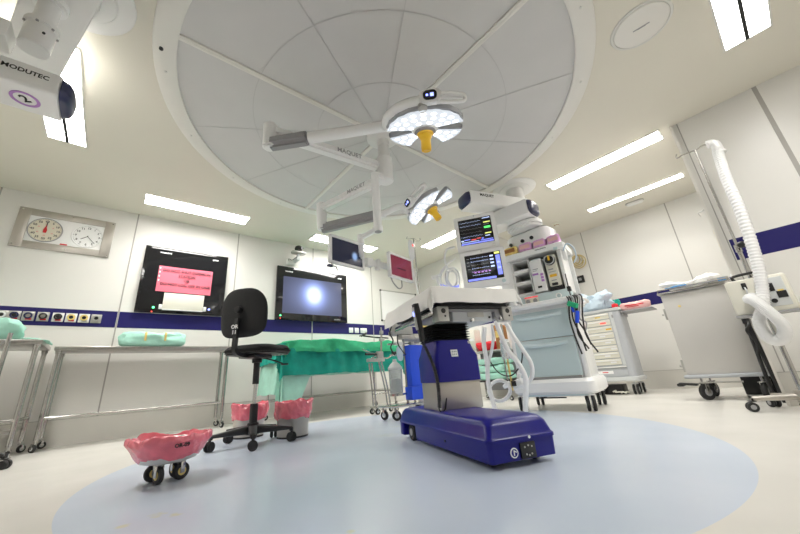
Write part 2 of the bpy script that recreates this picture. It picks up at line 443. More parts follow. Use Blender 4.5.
clight(-4.72, -4.44, -0.03, 1.18, 'y', 'twin strip ceiling light above the black workstation with the pink paper sign')
clight(-4.76, -4.48, 2.20, 3.46, 'y', 'twin strip ceiling light above the lit wall screen and the small camera')
clight(-3.79, -2.55, -0.80, -0.52, 'x', 'wide glaring ceiling light behind the end of the nearest ceiling pendant')
clight(-1.60, -0.345, 4.08, 4.31, 'x', 'long twin ceiling light running towards the corner of the right wall')
clight(-1.60, -0.40, 5.385, 5.545, 'x', 'single narrow ceiling light in the recess, nearest the round smoke detector', 1)
clight(-4.05, -2.80, 4.10, 4.36, 'x', 'twin ceiling light partly hidden behind the upper patient monitor')
clight(0.25, 0.52, 1.9, 3.41, 'y', 'broad twin ceiling light near the right wall, beside the round ceiling speaker')

# ---------------------------------------------------------------- laminar airflow ceiling
t = thing('airflow_ceiling', 'huge round grey air outlet ceiling with white cross bars and rim', 'air outlet', (CX, CY, HC))
RD = 1.715
for q in range(4):
    a0 = q*PI/2; p = MB()
    def f(u, v, a0=a0):
        a = a0 + 0.012 + u*(PI/2-0.024); r = 0.12 + v*(RD-0.12)
        return (r*math.cos(a), r*math.sin(a), -0.012)
    p.grid(f, 30, 6, 0.004); o = p.build('air_panel', 'airgrey', t)
    s = MB()
    for j in (1, 2):
        a = a0 + j*PI/6
        s.box((math.cos(a)*0.93, math.sin(a)*0.93, -0.0165), (1.56, 0.006, 0.002), 0, Matrix.Rotation(a, 4, 'Z'))
    for r in (0.62, 1.18):
        def g(u, v, r=r, a0=a0):
            a = a0 + 0.014 + u*(PI/2-0.028); rr = r + (v-.5)*0.006
            return (rr*math.cos(a), rr*math.sin(a), -0.0165)
        s.grid(g, 24, 1, 0.001)
    s.build('seam', 'airline', o)
    b = MB(); b.box(((RD+0.1)/2, 0, -0.016), (RD-0.1, 0.042, 0.022), 0.004); b.box(((RD+0.1)/2, 0.0, -0.028), (RD-0.1, 0.012, 0.004))
    b.build('cross_bar', 'rimw', t, mx=Matrix.Rotation(a0, 4, 'Z'))
r = MB(); r.lathe([(RD, -0.002), (RD, -0.03), (RD+.012, -0.036), (RD+.13, -0.020), (RD+.14, -0.016), (RD+.145, -0.001)], n=120); r.build('rim', 'rimw', t)
for i in range(16):
    a = 2*PI*(i+.5)/16; s = MB(); s.cyl(((RD+.07)*math.cos(a), (RD+.07)*math.sin(a), -0.026), ((RD+.07)*math.cos(a), (RD+.07)*math.sin(a), -0.034), 0.009, n=12); s.build('fastener', 'frame', t)
a = math.atan2(-0.05-CY, -2.12-CX); s = MB(); s.cyl(((RD+.09)*math.cos(a-.05), (RD+.09)*math.sin(a-.05), -0.02), ((RD+.09)*math.cos(a-.05), (RD+.09)*math.sin(a-.05), -0.036), 0.013, n=14); s.build('sensor', 'black', t)

# round flush ceiling cover top right
t = thing('ceiling_speaker', 'flat round white ceiling cover with a short dark slot of lettering', 'ceiling cover', (-0.095, 2.585, HC))
s = MB(); s.lathe([(0, -0.014), (0.158, -0.014), (0.168, -0.010), (0.17, -0.001)], n=64); s.build('cover', 'rimw', t)
s = MB(); s.lathe([(0.172, -0.001), (0.172, -0.009), (0.186, -0.007), (0.19, -0.001)], n=64); s.build('rim', 'frame', t)
s = MB(); s.box((0, 0, -0.0145), (0.10, 0.010, 0.002), 0, Matrix.Rotation(math.radians(8), 4, 'Z')); s.box((0.0, 0.006, -0.0145), (0.05, 0.006, 0.002), 0, Matrix.Rotation(math.radians(8), 4, 'Z')); s.build('slot', 'mgrey', t)
t = thing('smoke_detector', 'small round smoke detector on the ceiling above the anaesthesia machine', 'smoke detector', (-2.13, 5.49, HC))
s = MB(); s.lathe([(0, -0.045), (0.03, -0.044), (0.038, -0.036), (0.042, -0.024), (0.065, -0.016), (0.068, -0.001)], n=32); s.build('base', 'cream', t)
s = MB(); s.lathe([(0.039, -0.034), (0.0415, -0.034), (0.0415, -0.026), (0.039, -0.026)], n=32); s.build('chamber_vent', 'brown', t)
t = thing('emergency_light', 'oval white emergency light on the ceiling of the recess', 'emergency light', (-1.06, 5.80, HC), math.radians(6))
s = MB(); s.prism(rrect(0.22, 0.10, 0.049, 8), 0.035, Matrix.Translation((0, 0, -0.036)), 0.01); s.build('lens', 'white2', t)
s = MB(); s.prism(rrect(0.24, 0.12, 0.059, 8), 0.008, Matrix.Translation((0, 0, -0.009))); s.build('base', 'joint', t)
# ---------------------------------------------------------------- things on the left wall (local frame: x along +Y, y up, z out of the wall)
def onleft(y, z): return frame((XL, y, z), (0, 1, 0), (0, 0, 1))
def onback(x, z, yw): return frame((x, yw, z), (1, 0, 0), (0, 0, 1))

# twin clock panel
t = thing('wall_clock', 'brushed steel wall panel with stopwatch dial and clock dial side by side', 'clock', mx=onleft(-0.675, 2.28))
s = MB(); W, H = 0.83, 0.47; iw, ih = 0.64, 0.31
for sx in (-1, 1): s.box((sx*(W+iw)/4, 0, 0.009), ((W-iw)/2, H, 0.016), 0.001)
for sy in (-1, 1): s.box((0, sy*(H+ih)/4, 0.009), (iw, (H-ih)/2, 0.016), 0.001)
s.build('frame', 'colsteel', t)
for sx in (-0.39, 0.02, 0.39):
    for sy in (-1, 1): s = MB(); s.cyl((sx, sy*0.21, 0.017), (sx, sy*0.21, 0.020), 0.008, n=12); s.build('screw', 'chrome', t)
s = MB(); s.box((0, 0, 0.004), (iw, ih, 0.006)); s.build('face_panel', 'white', t)
for nm, cx, m, red in (('stopwatch_dial', -0.175, 'clockface2', True), ('clock_dial', 0.185, 'white', False)):
    s = MB(); s.cyl((cx, 0, 0.006), (cx, 0, 0.011), 0.138, n=48); d = s.build(nm, m, t)
    s = MB(); s.lathe([(0.134, 0.0112), (0.136, 0.016), (0.143, 0.016), (0.145, 0.0075)], (cx, 0, 0), 48); s.build('bezel', 'mgrey' if red else 'white', d)
    s = MB()
    for i in range(60):
        a = 2*PI*i/60; L = 0.012 if i % 5 == 0 else 0.006
        s.box((cx+math.sin(a)*(0.130-L/2), math.cos(a)*(0.130-L/2), 0.0115), (0.003 if i % 5 == 0 else 0.0015, L, 0.001), 0, Matrix.Rotation(-a, 4, 'Z'))
    s.build('tick_mark', 'ink', d)
    for i in range(12):
        a = 2*PI*i/12; v = (60 if i == 0 else i*5) if red else (12 if i == 0 else i)
        text(str(v), 0.033, 'ink', d, Matrix.Translation((cx+math.sin(a)*0.104, math.cos(a)*0.104, 0.0113)), 'numeral', bold=0.0006)
    if red:
        for i in range(6):
            a = 2*PI*i/6
            text(str(i*10 if i else 60), 0.018, 'red', d, Matrix.Translation((cx+math.sin(a)*0.066, math.cos(a)*0.066, 0.0113)), 'red_numeral')
        s = MB(); s.box((cx+0.002, 0.035, 0.014), (0.008, 0.12, 0.002), 0, Matrix.Rotation(-0.03, 4, 'Z')); s.build('hand', 'ink', d)
        s = MB(); s.prism([(-.012, -.035), (.012, -.035), (.016, 0), (0, .055), (-.016, 0)], 0.003, Matrix.Translation((cx, 0, 0.0155))); s.build('red_hand', 'red', d)
    else:
        s = MB(); s.box((cx+0.035, -0.04, 0.014), (0.005, 0.115, 0.002), 0, Matrix.Rotation(0.75, 4, 'Z')); s.box((cx-0.025, -0.022, 0.0145), (0.006, 0.075, 0.002), 0, Matrix.Rotation(-0.9, 4, 'Z'))
        s.cyl((cx, 0, 0.011), (cx, 0, 0.017), 0.006, n=12); s.build('hand', 'ink', d)
s = MB(); s.box((0.0, -0.142, 0.009), (0.06, 0.014, 0.004)); s.build('red_tag', 'red', t)

# black workstation with pink notice
t = thing('wall_workstation', 'big black wall workstation with pink paper sign over its screen', 'workstation', mx=onleft(0.58, 1.84))
s = MB(); s.box((0, 0, 0.02), (0.99, 0.88, 0.04), 0.004); s.build('housing', 'glassb', t)
s = MB(); s.box((0, 0, 0.0405), (0.93, 0.82, 0.001)); s.build('front_glass', 'glassb', t)
s = MB(); s.box((0.01, -0.285, 0.05), (0.46, 0.215, 0.016), 0.003); kb = s.build('keyboard_tray', 'cream', t)
s = MB(); s.box((-0.24, -0.365, 0.055), (0.035, 0.06, 0.03), 0.004); s.box((0.26, -0.365, 0.055), (0.035, 0.06, 0.03), 0.004); s.box((0.01, -0.397, 0.052), (0.46, 0.012, 0.03), 0.003); s.build('hinge', 'white2', kb)
s = MB(); s.cyl((-0.31, -0.375, 0.04), (-0.31, -0.375, 0.044), 0.014, n=20); s.build('green_lamp', 'gled', t)
s = MB(); s.cyl((-0.32, -0.43, 0.04), (-0.32, -0.43, 0.043), 0.009, n=16); s.build('red_lamp', 'rled', t)
s = MB(); s.cyl((0.315, -0.36, 0.04), (0.315, -0.36, 0.044), 0.014, n=20); s.build('blue_lamp', 'bled', t)
marks(0.13, 0.02, 'inkw', t, Matrix.Translation((-0.27, 0.365, 0.0412)), n=8); marks(0.075, 0.024, 'inkw', t, Matrix.Translation((0.33, 0.36, 0.0412)), n=4)
pn = thing('paper_sign', 'pink paper notice with black printed lines taped on the black workstation', 'sign', mx=onleft(0.575, 1.848) @ Matrix.Translation((0, 0, 0.0425)))
def pf(u, v): return ((u-.5)*0.63, (v-.5)*0.345, 0.004*math.sin(u*5+v*3)+0.005)
s = MB(); s.grid(pf, 16, 10, 0.0008); s.build('sheet', 'paper', pn)
for i, ln in enumerate(('DO NOT SHUT DOWN IN', 'STATION', 'OR', 'DO NOT LOG OFF IN CASE')):
    text(ln, 0.047, 'ink', pn, Matrix.Translation((0.01, 0.115-i*0.062, 0.0125)), 'lettering', bold=0.0010, ext=0.0004)
for i in range(4): s = MB(); s.box((-0.30, 0.14-i*0.055, 0.011), (0.014, 0.02, 0.001)); s.build('binder_hole', 'inkw', pn)

# lit wall screen
t = thing('wall_screen', 'large black framed wall screen glowing with a pale blue spot', 'screen', mx=onleft(2.46, 1.835))
s = MB(); s.box((0, 0, 0.02), (1.29, 0.88, 0.04), 0.004); s.build('housing', 'glassb', t)
def glow(name, spots, base):
    m = bpy.data.materials.new(name); m.use_nodes = True; nt = m.node_tree; b = nt.nodes['Principled BSDF']
    tc = nt.nodes.new('ShaderNodeTexCoord'); prev = None
    b.inputs['Base Color'].default_value = (0.01, 0.01, 0.012, 1); b.inputs['Roughness'].default_value = 0.15; b.inputs['Specular IOR Level'].default_value = 0.25
    col = nt.nodes.new('ShaderNodeRGB'); col.outputs[0].default_value = (*base, 1); prev = col.outputs[0]
    for (x, y, r, sx, c) in spots:
        mp = nt.nodes.new('ShaderNodeMapping'); mp.vector_type = 'POINT'; mp.inputs['Location'].default_value = (-x/(r*sx), -y/r, 0); mp.inputs['Scale'].default_value = (1/(r*sx), 1/r, 0)
        nt.links.new(tc.outputs['Object'], mp.inputs['Vector'])
        gr = nt.nodes.new('ShaderNodeTexGradient'); gr.gradient_type = 'QUADRATIC_SPHERE'; nt.links.new(mp.outputs[0], gr.inputs[0])
        sm = nt.nodes.new('ShaderNodeMapRange'); sm.interpolation_type = 'SMOOTHSTEP'; sm.inputs[1].default_value = 0; sm.inputs[2].default_value = 0.55; nt.links.new(gr.outputs['Fac'], sm.inputs[0])
        mx = nt.nodes.new('ShaderNodeMix'); mx.data_type = 'RGBA'; nt.links.new(sm.outputs[0], mx.inputs['Factor']); nt.links.new(prev, mx.inputs['A']); mx.inputs['B'].default_value = (*c, 1)
        prev = mx.outputs['Result']
    nt.links.new(prev, b.inputs['Emission Color']); b.inputs['Emission Strength'].default_value = 1.0
    return m
M['glow1'] = glow('screen_glow', [(0.0, -0.02, 0.62, 1.4, (0.105, 0.125, 0.22)), (0.0, 0.0, 0.42, 0.95, (0.26, 0.34, 0.72)), (0.0, 0.0, 0.26, 0.9, (0.62, 0.72, 0.95))], (0.05, 0.055, 0.09))
s = MB(); s.box((-0.005, -0.03, 0.0405), (1.07, 0.605, 0.002)); s.build('display', 'glow1', t)
s = MB(); s.cyl((-0.565, -0.375, 0.04), (-0.565, -0.375, 0.044), 0.013, n=20); s.build('green_lamp', 'gled', t)
s = MB(); s.cyl((-0.565, -0.42, 0.04), (-0.565, -0.42, 0.043), 0.009, n=16); s.build('red_lamp', 'rled', t)
marks(0.13, 0.02, 'inkw', t, Matrix.Translation((-0.45, 0.36, 0.0412)), n=8); marks(0.075, 0.024, 'inkw', t, Matrix.Translation((0.50, 0.36, 0.0412)), n=4); marks(0.12, 0.016, 'mgrey', t, Matrix.Translation((0.44, -0.395, 0.0412)), n=9)

# camera on the wall
t = thing('wall_camera', 'small black and white dome camera on a bracket above the lit screen', 'camera', mx=onleft(2.10, 2.42))
s = MB(); s.box((-0.06, -0.05, 0.02), (0.14, 0.10, 0.04), 0.008); s.build('wall_plate', 'white2', t)
s = MB(); s.box((0.0, -0.02, 0.11), (0.06, 0.07, 0.16), 0.012); s.cyl((0, 0, 0.17), (0, 0.07, 0.17), 0.024, n=18); s.build('bracket', 'lgrey', t)
s = MB(); s.prism(rrect(0.24, 0.13, 0.05, 6), 0.035, Matrix.Translation((0, 0.055, 0.18)) @ Matrix.Rotation(-PI/2, 4, 'X'), 0.008); s.build('base', 'silver', t)
s = MB(); s.sph((0, 0.145, 0.18), 0.062); s.cyl((0, 0.145, 0.20), (0.03, 0.14, 0.26), 0.034, 0.03, n=20); s.build('lens_head', 'black', t)
s = MB(); s.tube([(-0.02, 0.0, 0.19), (-0.09, -0.06, 0.15), (-0.12, -0.02, 0.08), (-0.10, -0.04, 0.03)], 0.004, 8, smooth=6); s.build('cable', 'black', t)

# eight gas / power outlets on the band
GO = 'outlet plates on the navy band'
ring = ['white', 'navycap', 'navycap', 'black', 'black', 'yel2', 'yel2', 'silver']
plate = ['silver', 'silver', 'silver', 'silver', 'white2', 'white2', 'white2', 'silver']
nm = ['white ringed', 'blue ringed', 'blue ringed', 'black ringed', 'black ringed', 'yellow ringed', 'yellow ringed', 'grey']
wh = ['leftmost of the row on the navy band', 'second from the left on the navy band', 'third from the left on the navy band', 'on a dull steel plate, fourth on the navy band', 'on a white plate, fifth on the navy band', 'on a white plate, sixth on the navy band', 'on a white plate, seventh on the navy band', 'last of the row, nearest the panel joint']
for i, y in enumerate((-0.974, -0.885, -0.785, -0.675, -0.56, -0.455, -0.348, -0.244)):
    t = thing('gas_outlet', '%s wall outlet %s' % (nm[i], wh[i]), 'wall outlet', mx=onleft(y, 1.298), group=GO)
    s = MB(); s.box((0, 0, 0.009), (0.092, 0.098, 0.014), 0.003); s.build('plate', plate[i], t)
    s = MB(); s.lathe([(0.019, 0.016), (0.020, 0.034), (0.033, 0.034), (0.034, 0.016)], (0, 0.004, 0), 28); s.build('ring', ring[i], t)
    s = MB(); s.cyl((0, 0.004, 0.016), (0, 0.004, 0.026), 0.018, n=20); s.build('socket', 'steelp' if i in (2, 3) else 'black', t)
    s = MB(); s.box((0.006, -0.031, 0.018), (0.045, 0.016, 0.012), 0.003); s.build('release_tab', 'redcl' if i in (1, 2, 3, 4, 5) else 'silver', t)

# switches right of the lit screen
for i, (y, w, lab) in enumerate(((3.20, 0.085, 'white switch plate nearest the lit wall screen on the navy band'), (3.32, 0.085, 'white switch plate in the middle of three on the navy band'), (3.47, 0.14, 'wide double white socket plate, right end of the three'))):
    t = thing('wall_switch', lab, 'switch', mx=onleft(y, 1.275), group='white switch plates')
    s = MB(); s.box((0, 0, 0.007), (w, 0.09, 0.010), 0.003); s.build('plate', 'white', t)
    for q in ((0,) if i < 2 else (-0.032, 0.032)): s = MB(); s.box((q, 0, 0.014), (0.03, 0.045, 0.006), 0.002); s.build('rocker', 'white2', t)

# framed whiteboard
t = thing('whiteboard', 'thin black framed whiteboard on the wall right of the lit screen', 'whiteboard', mx=onleft(4.38, 1.79))
s = MB(); s.box((0, 0, 0.006), (0.94, 0.60, 0.008)); s.build('board', 'white', t)
s = MB()
for sy in (-1, 1): s.box((0, sy*0.305, 0.009), (0.97, 0.02, 0.018), 0.002)
for sx in (-1, 1): s.box((sx*0.475, 0, 0.009), (0.02, 0.60, 0.018), 0.002)
s.build('frame', 'silver', t)
for sx in (-1, 1):
    for sy in (-1, 1): s = MB(); s.box((sx*0.472, sy*0.303, 0.011), (0.035, 0.032, 0.022), 0.004); s.build('corner_cap', 'black', t)

# ---------------------------------------------------------------- stainless tables
def steel_table(x0, x1, y0, y1, top, rail, label, rows='y', legx=None, flip=False):
    t = thing('steel_table', label, 'table', ((x0+x1)/2, (y0+y1)/2, 0)); w, d = x1-x0, y1-y0
    s = MB(); s.box((0, 0, top-0.02), (w, d, 0.04), 0.006); s.build('tabletop', 'steel', t)
    lx = w/2-0.035; ly = d/2-0.035
    for sx in (-1, 1):
        for sy in (-1, 1):
            s = MB(); s.cyl((sx*lx, sy*ly, 0.10), (sx*lx, sy*ly, top-0.04), 0.020, n=18); s.cyl((sx*lx, sy*ly, top-0.07), (sx*lx, sy*ly, top-0.04), 0.025, n=18); s.build('leg', 'steelp', t)
            caster(t, (sx*lx, sy*ly, 0), 0.033, 0.11, rnd.uniform(0, 6))
    s = MB()
    s.cyl((lx if not flip else -lx, -ly, rail), (lx if not flip else -lx, ly, rail), 0.014, n=14); s.build('rail', 'steelp', t)
    for sy in (-1, 1):
        s = MB(); s.cyl((-lx, sy*ly, rail), (lx, sy*ly, rail), 0.013, n=14); s.build('end_brace', 'steelp', t)
    return t
steel_table(-5.07, -4.70, -0.485, 1.14, 0.945, 0.285, 'long stainless steel table on castors below the pink paper sign')
ta = steel_table(-4.95, -4.36, -1.50, -0.535, 0.965, 0.30, 'stainless table at the left edge, partly out of the picture, with shelf tray')
s = MB(); s.box((0, 0, 0.205), (0.50, 0.86, 0.02), 0.003); s.cyl((0.12, 0.46, 0.205), (0.12, 0.46, 0.235), 0.008, n=10); s.cyl((0.12, 0.46, 0.236), (0.12, 0.46, 0.245), 0.018, n=12); s.build('lower_shelf', 'steel', ta)
# tray with handle on the table end (behind the wrapped pack)
t = thing('steel_tray', 'shallow steel tray standing on the left table behind the wrapped pack', 'tray', (-4.84, -0.66, 0.966))
s = MB()
s.box((0, 0, 0.004), (0.20, 0.20, 0.006)); 
for sx in (-1, 1): s.box((sx*0.10, 0, 0.022), (0.005, 0.20, 0.04))
for sy in (-1, 1): s.box((0, sy*0.10, 0.022), (0.20, 0.005, 0.04))
s.build('tray', 'cream', t)
def pack(label, loc, d, seed, m='mint', ties=True, cat='wrapped pack', name='wrapped_pack', amp=0.012, group=None, tm='yel2'):
    t = thing(name, label, cat, loc, 0, group)
    s = MB(); s.add(lump((0, 0, d[2]/2), d, seed, amp)); s.build('wrap', m, t)
    if ties:
        s = MB()
        for q in (-0.10, 0.12): s.box((d[0]/2*0.985, q*d[1]*1.3, d[2]*0.58), (0.008, 0.022, d[2]*0.5), 0.002)
        s.build('tape', tm, t)
    return t
pack('mint cloth wrapped pack with two tape strips on the long steel table', (-4.86, 0.315, 0.946), (0.30, 0.66, 0.19), 3.0, amp=0.022)
pack('bigger mint wrapped pack on the table at the left edge', (-4.62, -0.97, 0.966), (0.46, 0.56, 0.22), 8.0, ties=False, amp=0.026)
def hang(u, v):
    x = -0.12+u*0.24; s_ = v*0.30
    y = min(s_, 0.10); z = 0.012 - max(0, s_-0.10)*0.15
    return (x + 0.01*math.sin(v*8), y + max(0, s_-0.1)*0.45, z + 0.006*math.sin(u*16+v*5) + 0.006)
t = thing('cloth_towel', 'mint towel corner spread on the left table end beside the bigger pack', 'towel', (-4.52, -0.685, 0.966))
s = MB(); s.grid(hang, 20, 14, 0.003); s.build('towel', 'mint', t)
t = thing('hanging_cable', 'thin grey cord hanging from the wrapped pack at the left edge', 'cord', (-4.34, -0.75, 0.97))
s = MB(); s.tube([(-0.12, -0.02, 0.02), (0.0, 0.0, 0.006), (0.018, -0.02, -0.04), (0.02, -0.07, -0.12), (0.022, -0.14, -0.20), (0.02, -0.24, -0.24), (0.02, -0.34, -0.22)], 0.004, 8, smooth=8); s.build('cord', 'mgrey', t)
# black castor base at the left edge
t = thing('stand_base', 'black castor foot of a stand poking in at the left edge', 'stand base', (-3.86, -0.66, 0))
s = MB(); s.tube([(0, 0, 0.09), (0.02, 0.10, 0.10), (0.02, 0.15, 0.085)], 0.018, 10, smooth=4); s.cyl((0, 0, 0.05), (0, 0, 0.16), 0.035, n=20); s.build('foot_arm', 'black', t)
for k_ in range(1, 5):
    a = PI/2 + k_*2*PI/5; s = MB(); s.tube([(0, 0, 0.09), (0.10*math.cos(a), 0.10*math.sin(a), 0.10), (0.15*math.cos(a), 0.15*math.sin(a), 0.085)], 0.018, 10, smooth=4); s.build('foot_arm', 'black', t); caster(t, (0.15*math.cos(a), 0.15*math.sin(a), 0), 0.028, 0.085, a, True, hub='black', fork='black')
caster(t, (0.02, 0.15, 0), 0.03, 0.085, 1.2, True, hub='black', fork='black')
s = MB(); s.cyl((0, 0, 0.15), (0, 0, 0.95), 0.014, n=14); s.build('pole', 'steelp', t)
# ---------------------------------------------------------------- red-lined buckets
def bagfn(seed, amp):
    def f(r, z, a, k):
        w = math.cos(a), math.sin(a)
        n1 = noise.turbulence(Vector((w[0]*2.2+seed, w[1]*2.2, z*11)), 4, False)-0.45
        n2 = math.sin(a*19+seed+z*60)*0.25
        g = 1.0 if k > 1 else 0.3
        return r*(1+(n1*amp+n2*amp*0.3)*g), z + (n1*0.016+nz(w[0]*1.3, w[1]*1.3, seed)*0.020)*g
    return f
def liner(parent, rim, top, drop, seed, depth=0.06, amp=0.10, tilt=0.0, tp=0.0):
    pr = [(0, top-depth), (rim*0.55, top-depth+0.004), (rim*0.82, top-depth*0.6), (rim*0.93, top-0.012), (rim*1.0, top+0.010), (rim*1.06, top+0.004), (rim*1.085, top-drop*0.22), (rim*(1.06-tp*.4), top-drop*0.5), (rim*(1.03-tp*.7), top-drop*0.8), (rim*(0.99-tp), top-drop), (rim*(0.965-tp), top-drop*0.99)]
    pr2 = []
    for (r0, z0), (r1, z1) in zip(pr, pr[1:]):
        pr2 += [(r0+(r1-r0)*q, z0+(z1-z0)*q) for q in (0, 0.5)]
    pr2.append(pr[-1])
    s = MB(); s.lathe(pr2, n=120, fn=bagfn(seed, amp))
    o = s.build('liner_bag', 'bag', parent, ang=50)
    if tilt: pass
    return o
t = thing('kick_bucket', 'low kick bucket with red bag on small castors, nearest the camera', 'bucket', (-2.30, 0.30, 0), 0.3)
s = MB(); s.lathe([(0, 0.092), (0.10, 0.090), (0.128, 0.098), (0.142, 0.125), (0.164, 0.190), (0.167, 0.193), (0.156, 0.190), (0.135, 0.135), (0.11, 0.11), (0, 0.105)], n=48); s.build('bowl', 'steelsat', t)
liner(t, 0.180, 0.212, 0.098, 1.3, 0.05, 0.075, 0, 0.20)
for a in (0.4, 1.97, 3.54, 5.11):
    caster(t, (0.062*math.cos(a), 0.062*math.sin(a), 0), 0.040, 0.098, a+1.2, False, tyre='rubber', hub='yel2', w=0.022)
text('OR-09', 0.024, 'ink', t, Matrix.Rotation(-0.3+0.12, 4, 'Z') @ Matrix.Translation((0.204, 0, 0.178)) @ Matrix.Rotation(PI/2, 4, 'Z') @ Matrix.Rotation(PI/2, 4, 'X'), 'lettering', 0.002, 0.001)
def bin_(label, loc, seed, rz):
    t = thing('steel_bin', label, 'bin', loc, rz, 'steel bins with red bags')
    s = MB(); s.lathe([(0, 0.012), (0.125, 0.01), (0.13, 0.014), (0.140, 0.235), (0.142, 0.238), (0.136, 0.236), (0.126, 0.03), (0, 0.026)], n=48); s.build('bin_body', 'colsteel', t)
    liner(t, 0.158, 0.285, 0.125, seed, 0.03, 0.12, 0, 0.0)
    s = MB(); s.lathe([(0.120, 0.0), (0.132, 0.0), (0.132, 0.014), (0.120, 0.014)], n=40); s.build('foot_ring', 'black', t)
    return t
bin_('steel bin with red bag directly behind the stool column', (-3.50, 1.06, 0), 5.1, 0)
bin_('steel bin with red bag standing under the green draped table corner', (-3.06, 1.30, 0), 9.4, 2.0)

# ---------------------------------------------------------------- draughtsman stool
t = thing('office_stool', 'black fabric swivel stool with backrest and five star base', 'stool', (-3.0, 0.94, 0), math.radians(40))
s = MB(); s.cyl((0, 0, 0.075), (0, 0, 0.16), 0.055, 0.042, n=28, bev=0.004); s.cyl((0, 0, 0.155), (0, 0, 0.30), 0.031, n=24); b = s.build('hub', 'black', t)
marks(0.06, 0.012, 'inkw', b, Matrix.Rotation(math.radians(-88), 4, 'Z') @ Matrix.Translation((0.053, 0, 0.13)) @ Matrix.Rotation(PI/2, 4, 'Z') @ Matrix.Rotation(PI/2, 4, 'X'), n=7)
for k_ in range(5):
    a = math.radians(-88-40+72*k_); Rz = Matrix.Rotation(a, 4, 'Z')
    s = MB()
    def arm(u, v):
        r = 0.02 + u*0.285; hw = 0.035-0.011*u; zt = 0.145-0.036*u; zb = 0.078+0.010*u
        an = 2*PI*v; c, q = math.cos(an), math.sin(an); e_ = 0.45
        return (r, hw*abs(c)**e_*(1 if c > 0 else -1), (zt+zb)/2+(zt-zb)/2*abs(q)**e_*(1 if q > 0 else -1))
    s.grid(arm, 8, 20); s.box((0.302, 0, 0.090), (0.028, 0.038, 0.028), 0.008); o = s.build('base_leg', 'black', t, mx=Rz)
    w_ = MB()
    cx_ = 0.305+0.0
    w_.cyl((cx_, 0, 0.055), (cx_, 0, 0.092), 0.010, n=12)
    for yy in (-0.016, 0.016): w_.cyl((cx_, yy-0.011, 0.034), (cx_, yy+0.011, 0.034), 0.034, n=22, bev=0.006)
    w_.build('castor_wheel', 'rubber', o, mx=Rz @ Matrix.Translation((cx_, 0, 0)) @ Matrix.Rotation(0.6+k_, 4, 'Z') @ Matrix.Translation((-cx_, 0, 0)))
s = MB(); s.cyl((0, 0, 0.29), (0, 0, 0.50), 0.014, n=20); s.build('gas_rod', 'chrome', t)
s = MB(); s.cyl((0, 0, 0.45), (0, 0, 0.64), 0.025, n=24); s.cyl((0, 0, 0.62), (0, 0, 0.655), 0.04, n=24); s.build('column', 'black', t)
s = MB(); s.box((0, -0.02, 0.668), (0.15, 0.26, 0.03), 0.006); s.build('mechanism', 'black', t)
s = MB(); s.tube([(0.03, 0.02, 0.66), (0.13, 0.05, 0.63), (0.20, 0.07, 0.600)], 0.006, 8, smooth=5); s.box((0.215, 0.075, 0.594), (0.06, 0.024, 0.014), 0.005, Matrix.Rotation(0.35, 4, 'Z')); s.build('lever', 'black', t)
s = MB(); s.prism(rrect(0.45, 0.43, 0.12, 9), 0.035, Matrix.Translation((0, 0.01, 0.683)), 0.012); seat = s.build('seat_pan', 'black', t)
def sf(u, v):
    a = 2*PI*u; r = v
    p = 3.2; c, q = math.cos(a), math.sin(a); k_ = (abs(c)**p+abs(q)**p)**(1/p)
    x, y = c/k_*0.235*r, q/k_*0.225*r
    z = 0.715 + 0.045*math.sqrt(max(0, 1-r**5)) - 0.02*math.exp(-((y+0.03)/0.1)**2)*(1-r) + (0.012 if y > 0 else 0.006)*r
    return (x, y+0.01, z)
s = MB(); s.grid(sf, 48, 14, closed_u=True)
s.prism(rrect(0.465, 0.445, 0.125, 9), 0.03, Matrix.Translation((0, 0.01, 0.70)), 0.012)
s.build('seat', 'blackf', t)
s = MB()
for i in range(9):
    s.box((-0.17+i*0.042, 0.16-0.02*abs(i-4)*0.4, 0.682), (0.010, 0.06, 0.003), 0, Matrix.Rotation(0.5, 4, 'Z'))
s.build('webbing', 'mgrey', seat)
# backrest: curved shell, leaning a little
def bf(side):
    def f(u, v):
        a = 2*PI*u; p = 3.6; c, q = math.cos(a), math.sin(a); k_ = (abs(c)**p+abs(q)**p)**(1/p)
        x = c/k_*v; z = q/k_*v
        wx = 0.212*(1 - 0.20*max(0, z)**2); X = x*wx; Z = z*0.20
        th = 0.030*math.sqrt(max(0, 1-v**4))
        return (X, -0.255 + X*X*0.7 + side*th - 0.06*Z - 0.1*(Z-0.0)**2, 1.005+Z)
    return f
s = MB(); s.grid(bf(1), 56, 14, closed_u=True); s.grid(bf(-1), 56, 14, closed_u=True); bmesh.ops.remove_doubles(s.bm, verts=s.bm.verts, dist=1e-5); bmesh.ops.recalc_face_normals(s.bm, faces=s.bm.faces); s.build('backrest', 'blackf', t)
s = MB(); s.tube([(0, -0.10, 0.672), (0, -0.23, 0.672), (0, -0.305, 0.70), (0, -0.310, 0.80), (0, -0.303, 0.95)], 0.022, 4, smooth=6); bar = s.build('back_bar', 'black', t, mx=Matrix.Identity(4))
s = MB(); s.cyl((0, -0.285, 1.02), (0, -0.328, 1.02), 0.030, 0.026, n=24, bev=0.004); s.build('knob', 'black', t)
s = MB(); s.box((0, -0.330, 0.860), (0.05, 0.004, 0.085), 0.001); lb = s.build('label_plate', 'black', t)
for i, tx in enumerate(('OR', '11')): text(tx, 0.042, 'inkw', lb, Matrix.Translation((0, -0.333, 0.880-i*0.042)) @ Matrix.Rotation(PI/2, 4, 'X'), 'lettering', 0.0006, 0.0012)

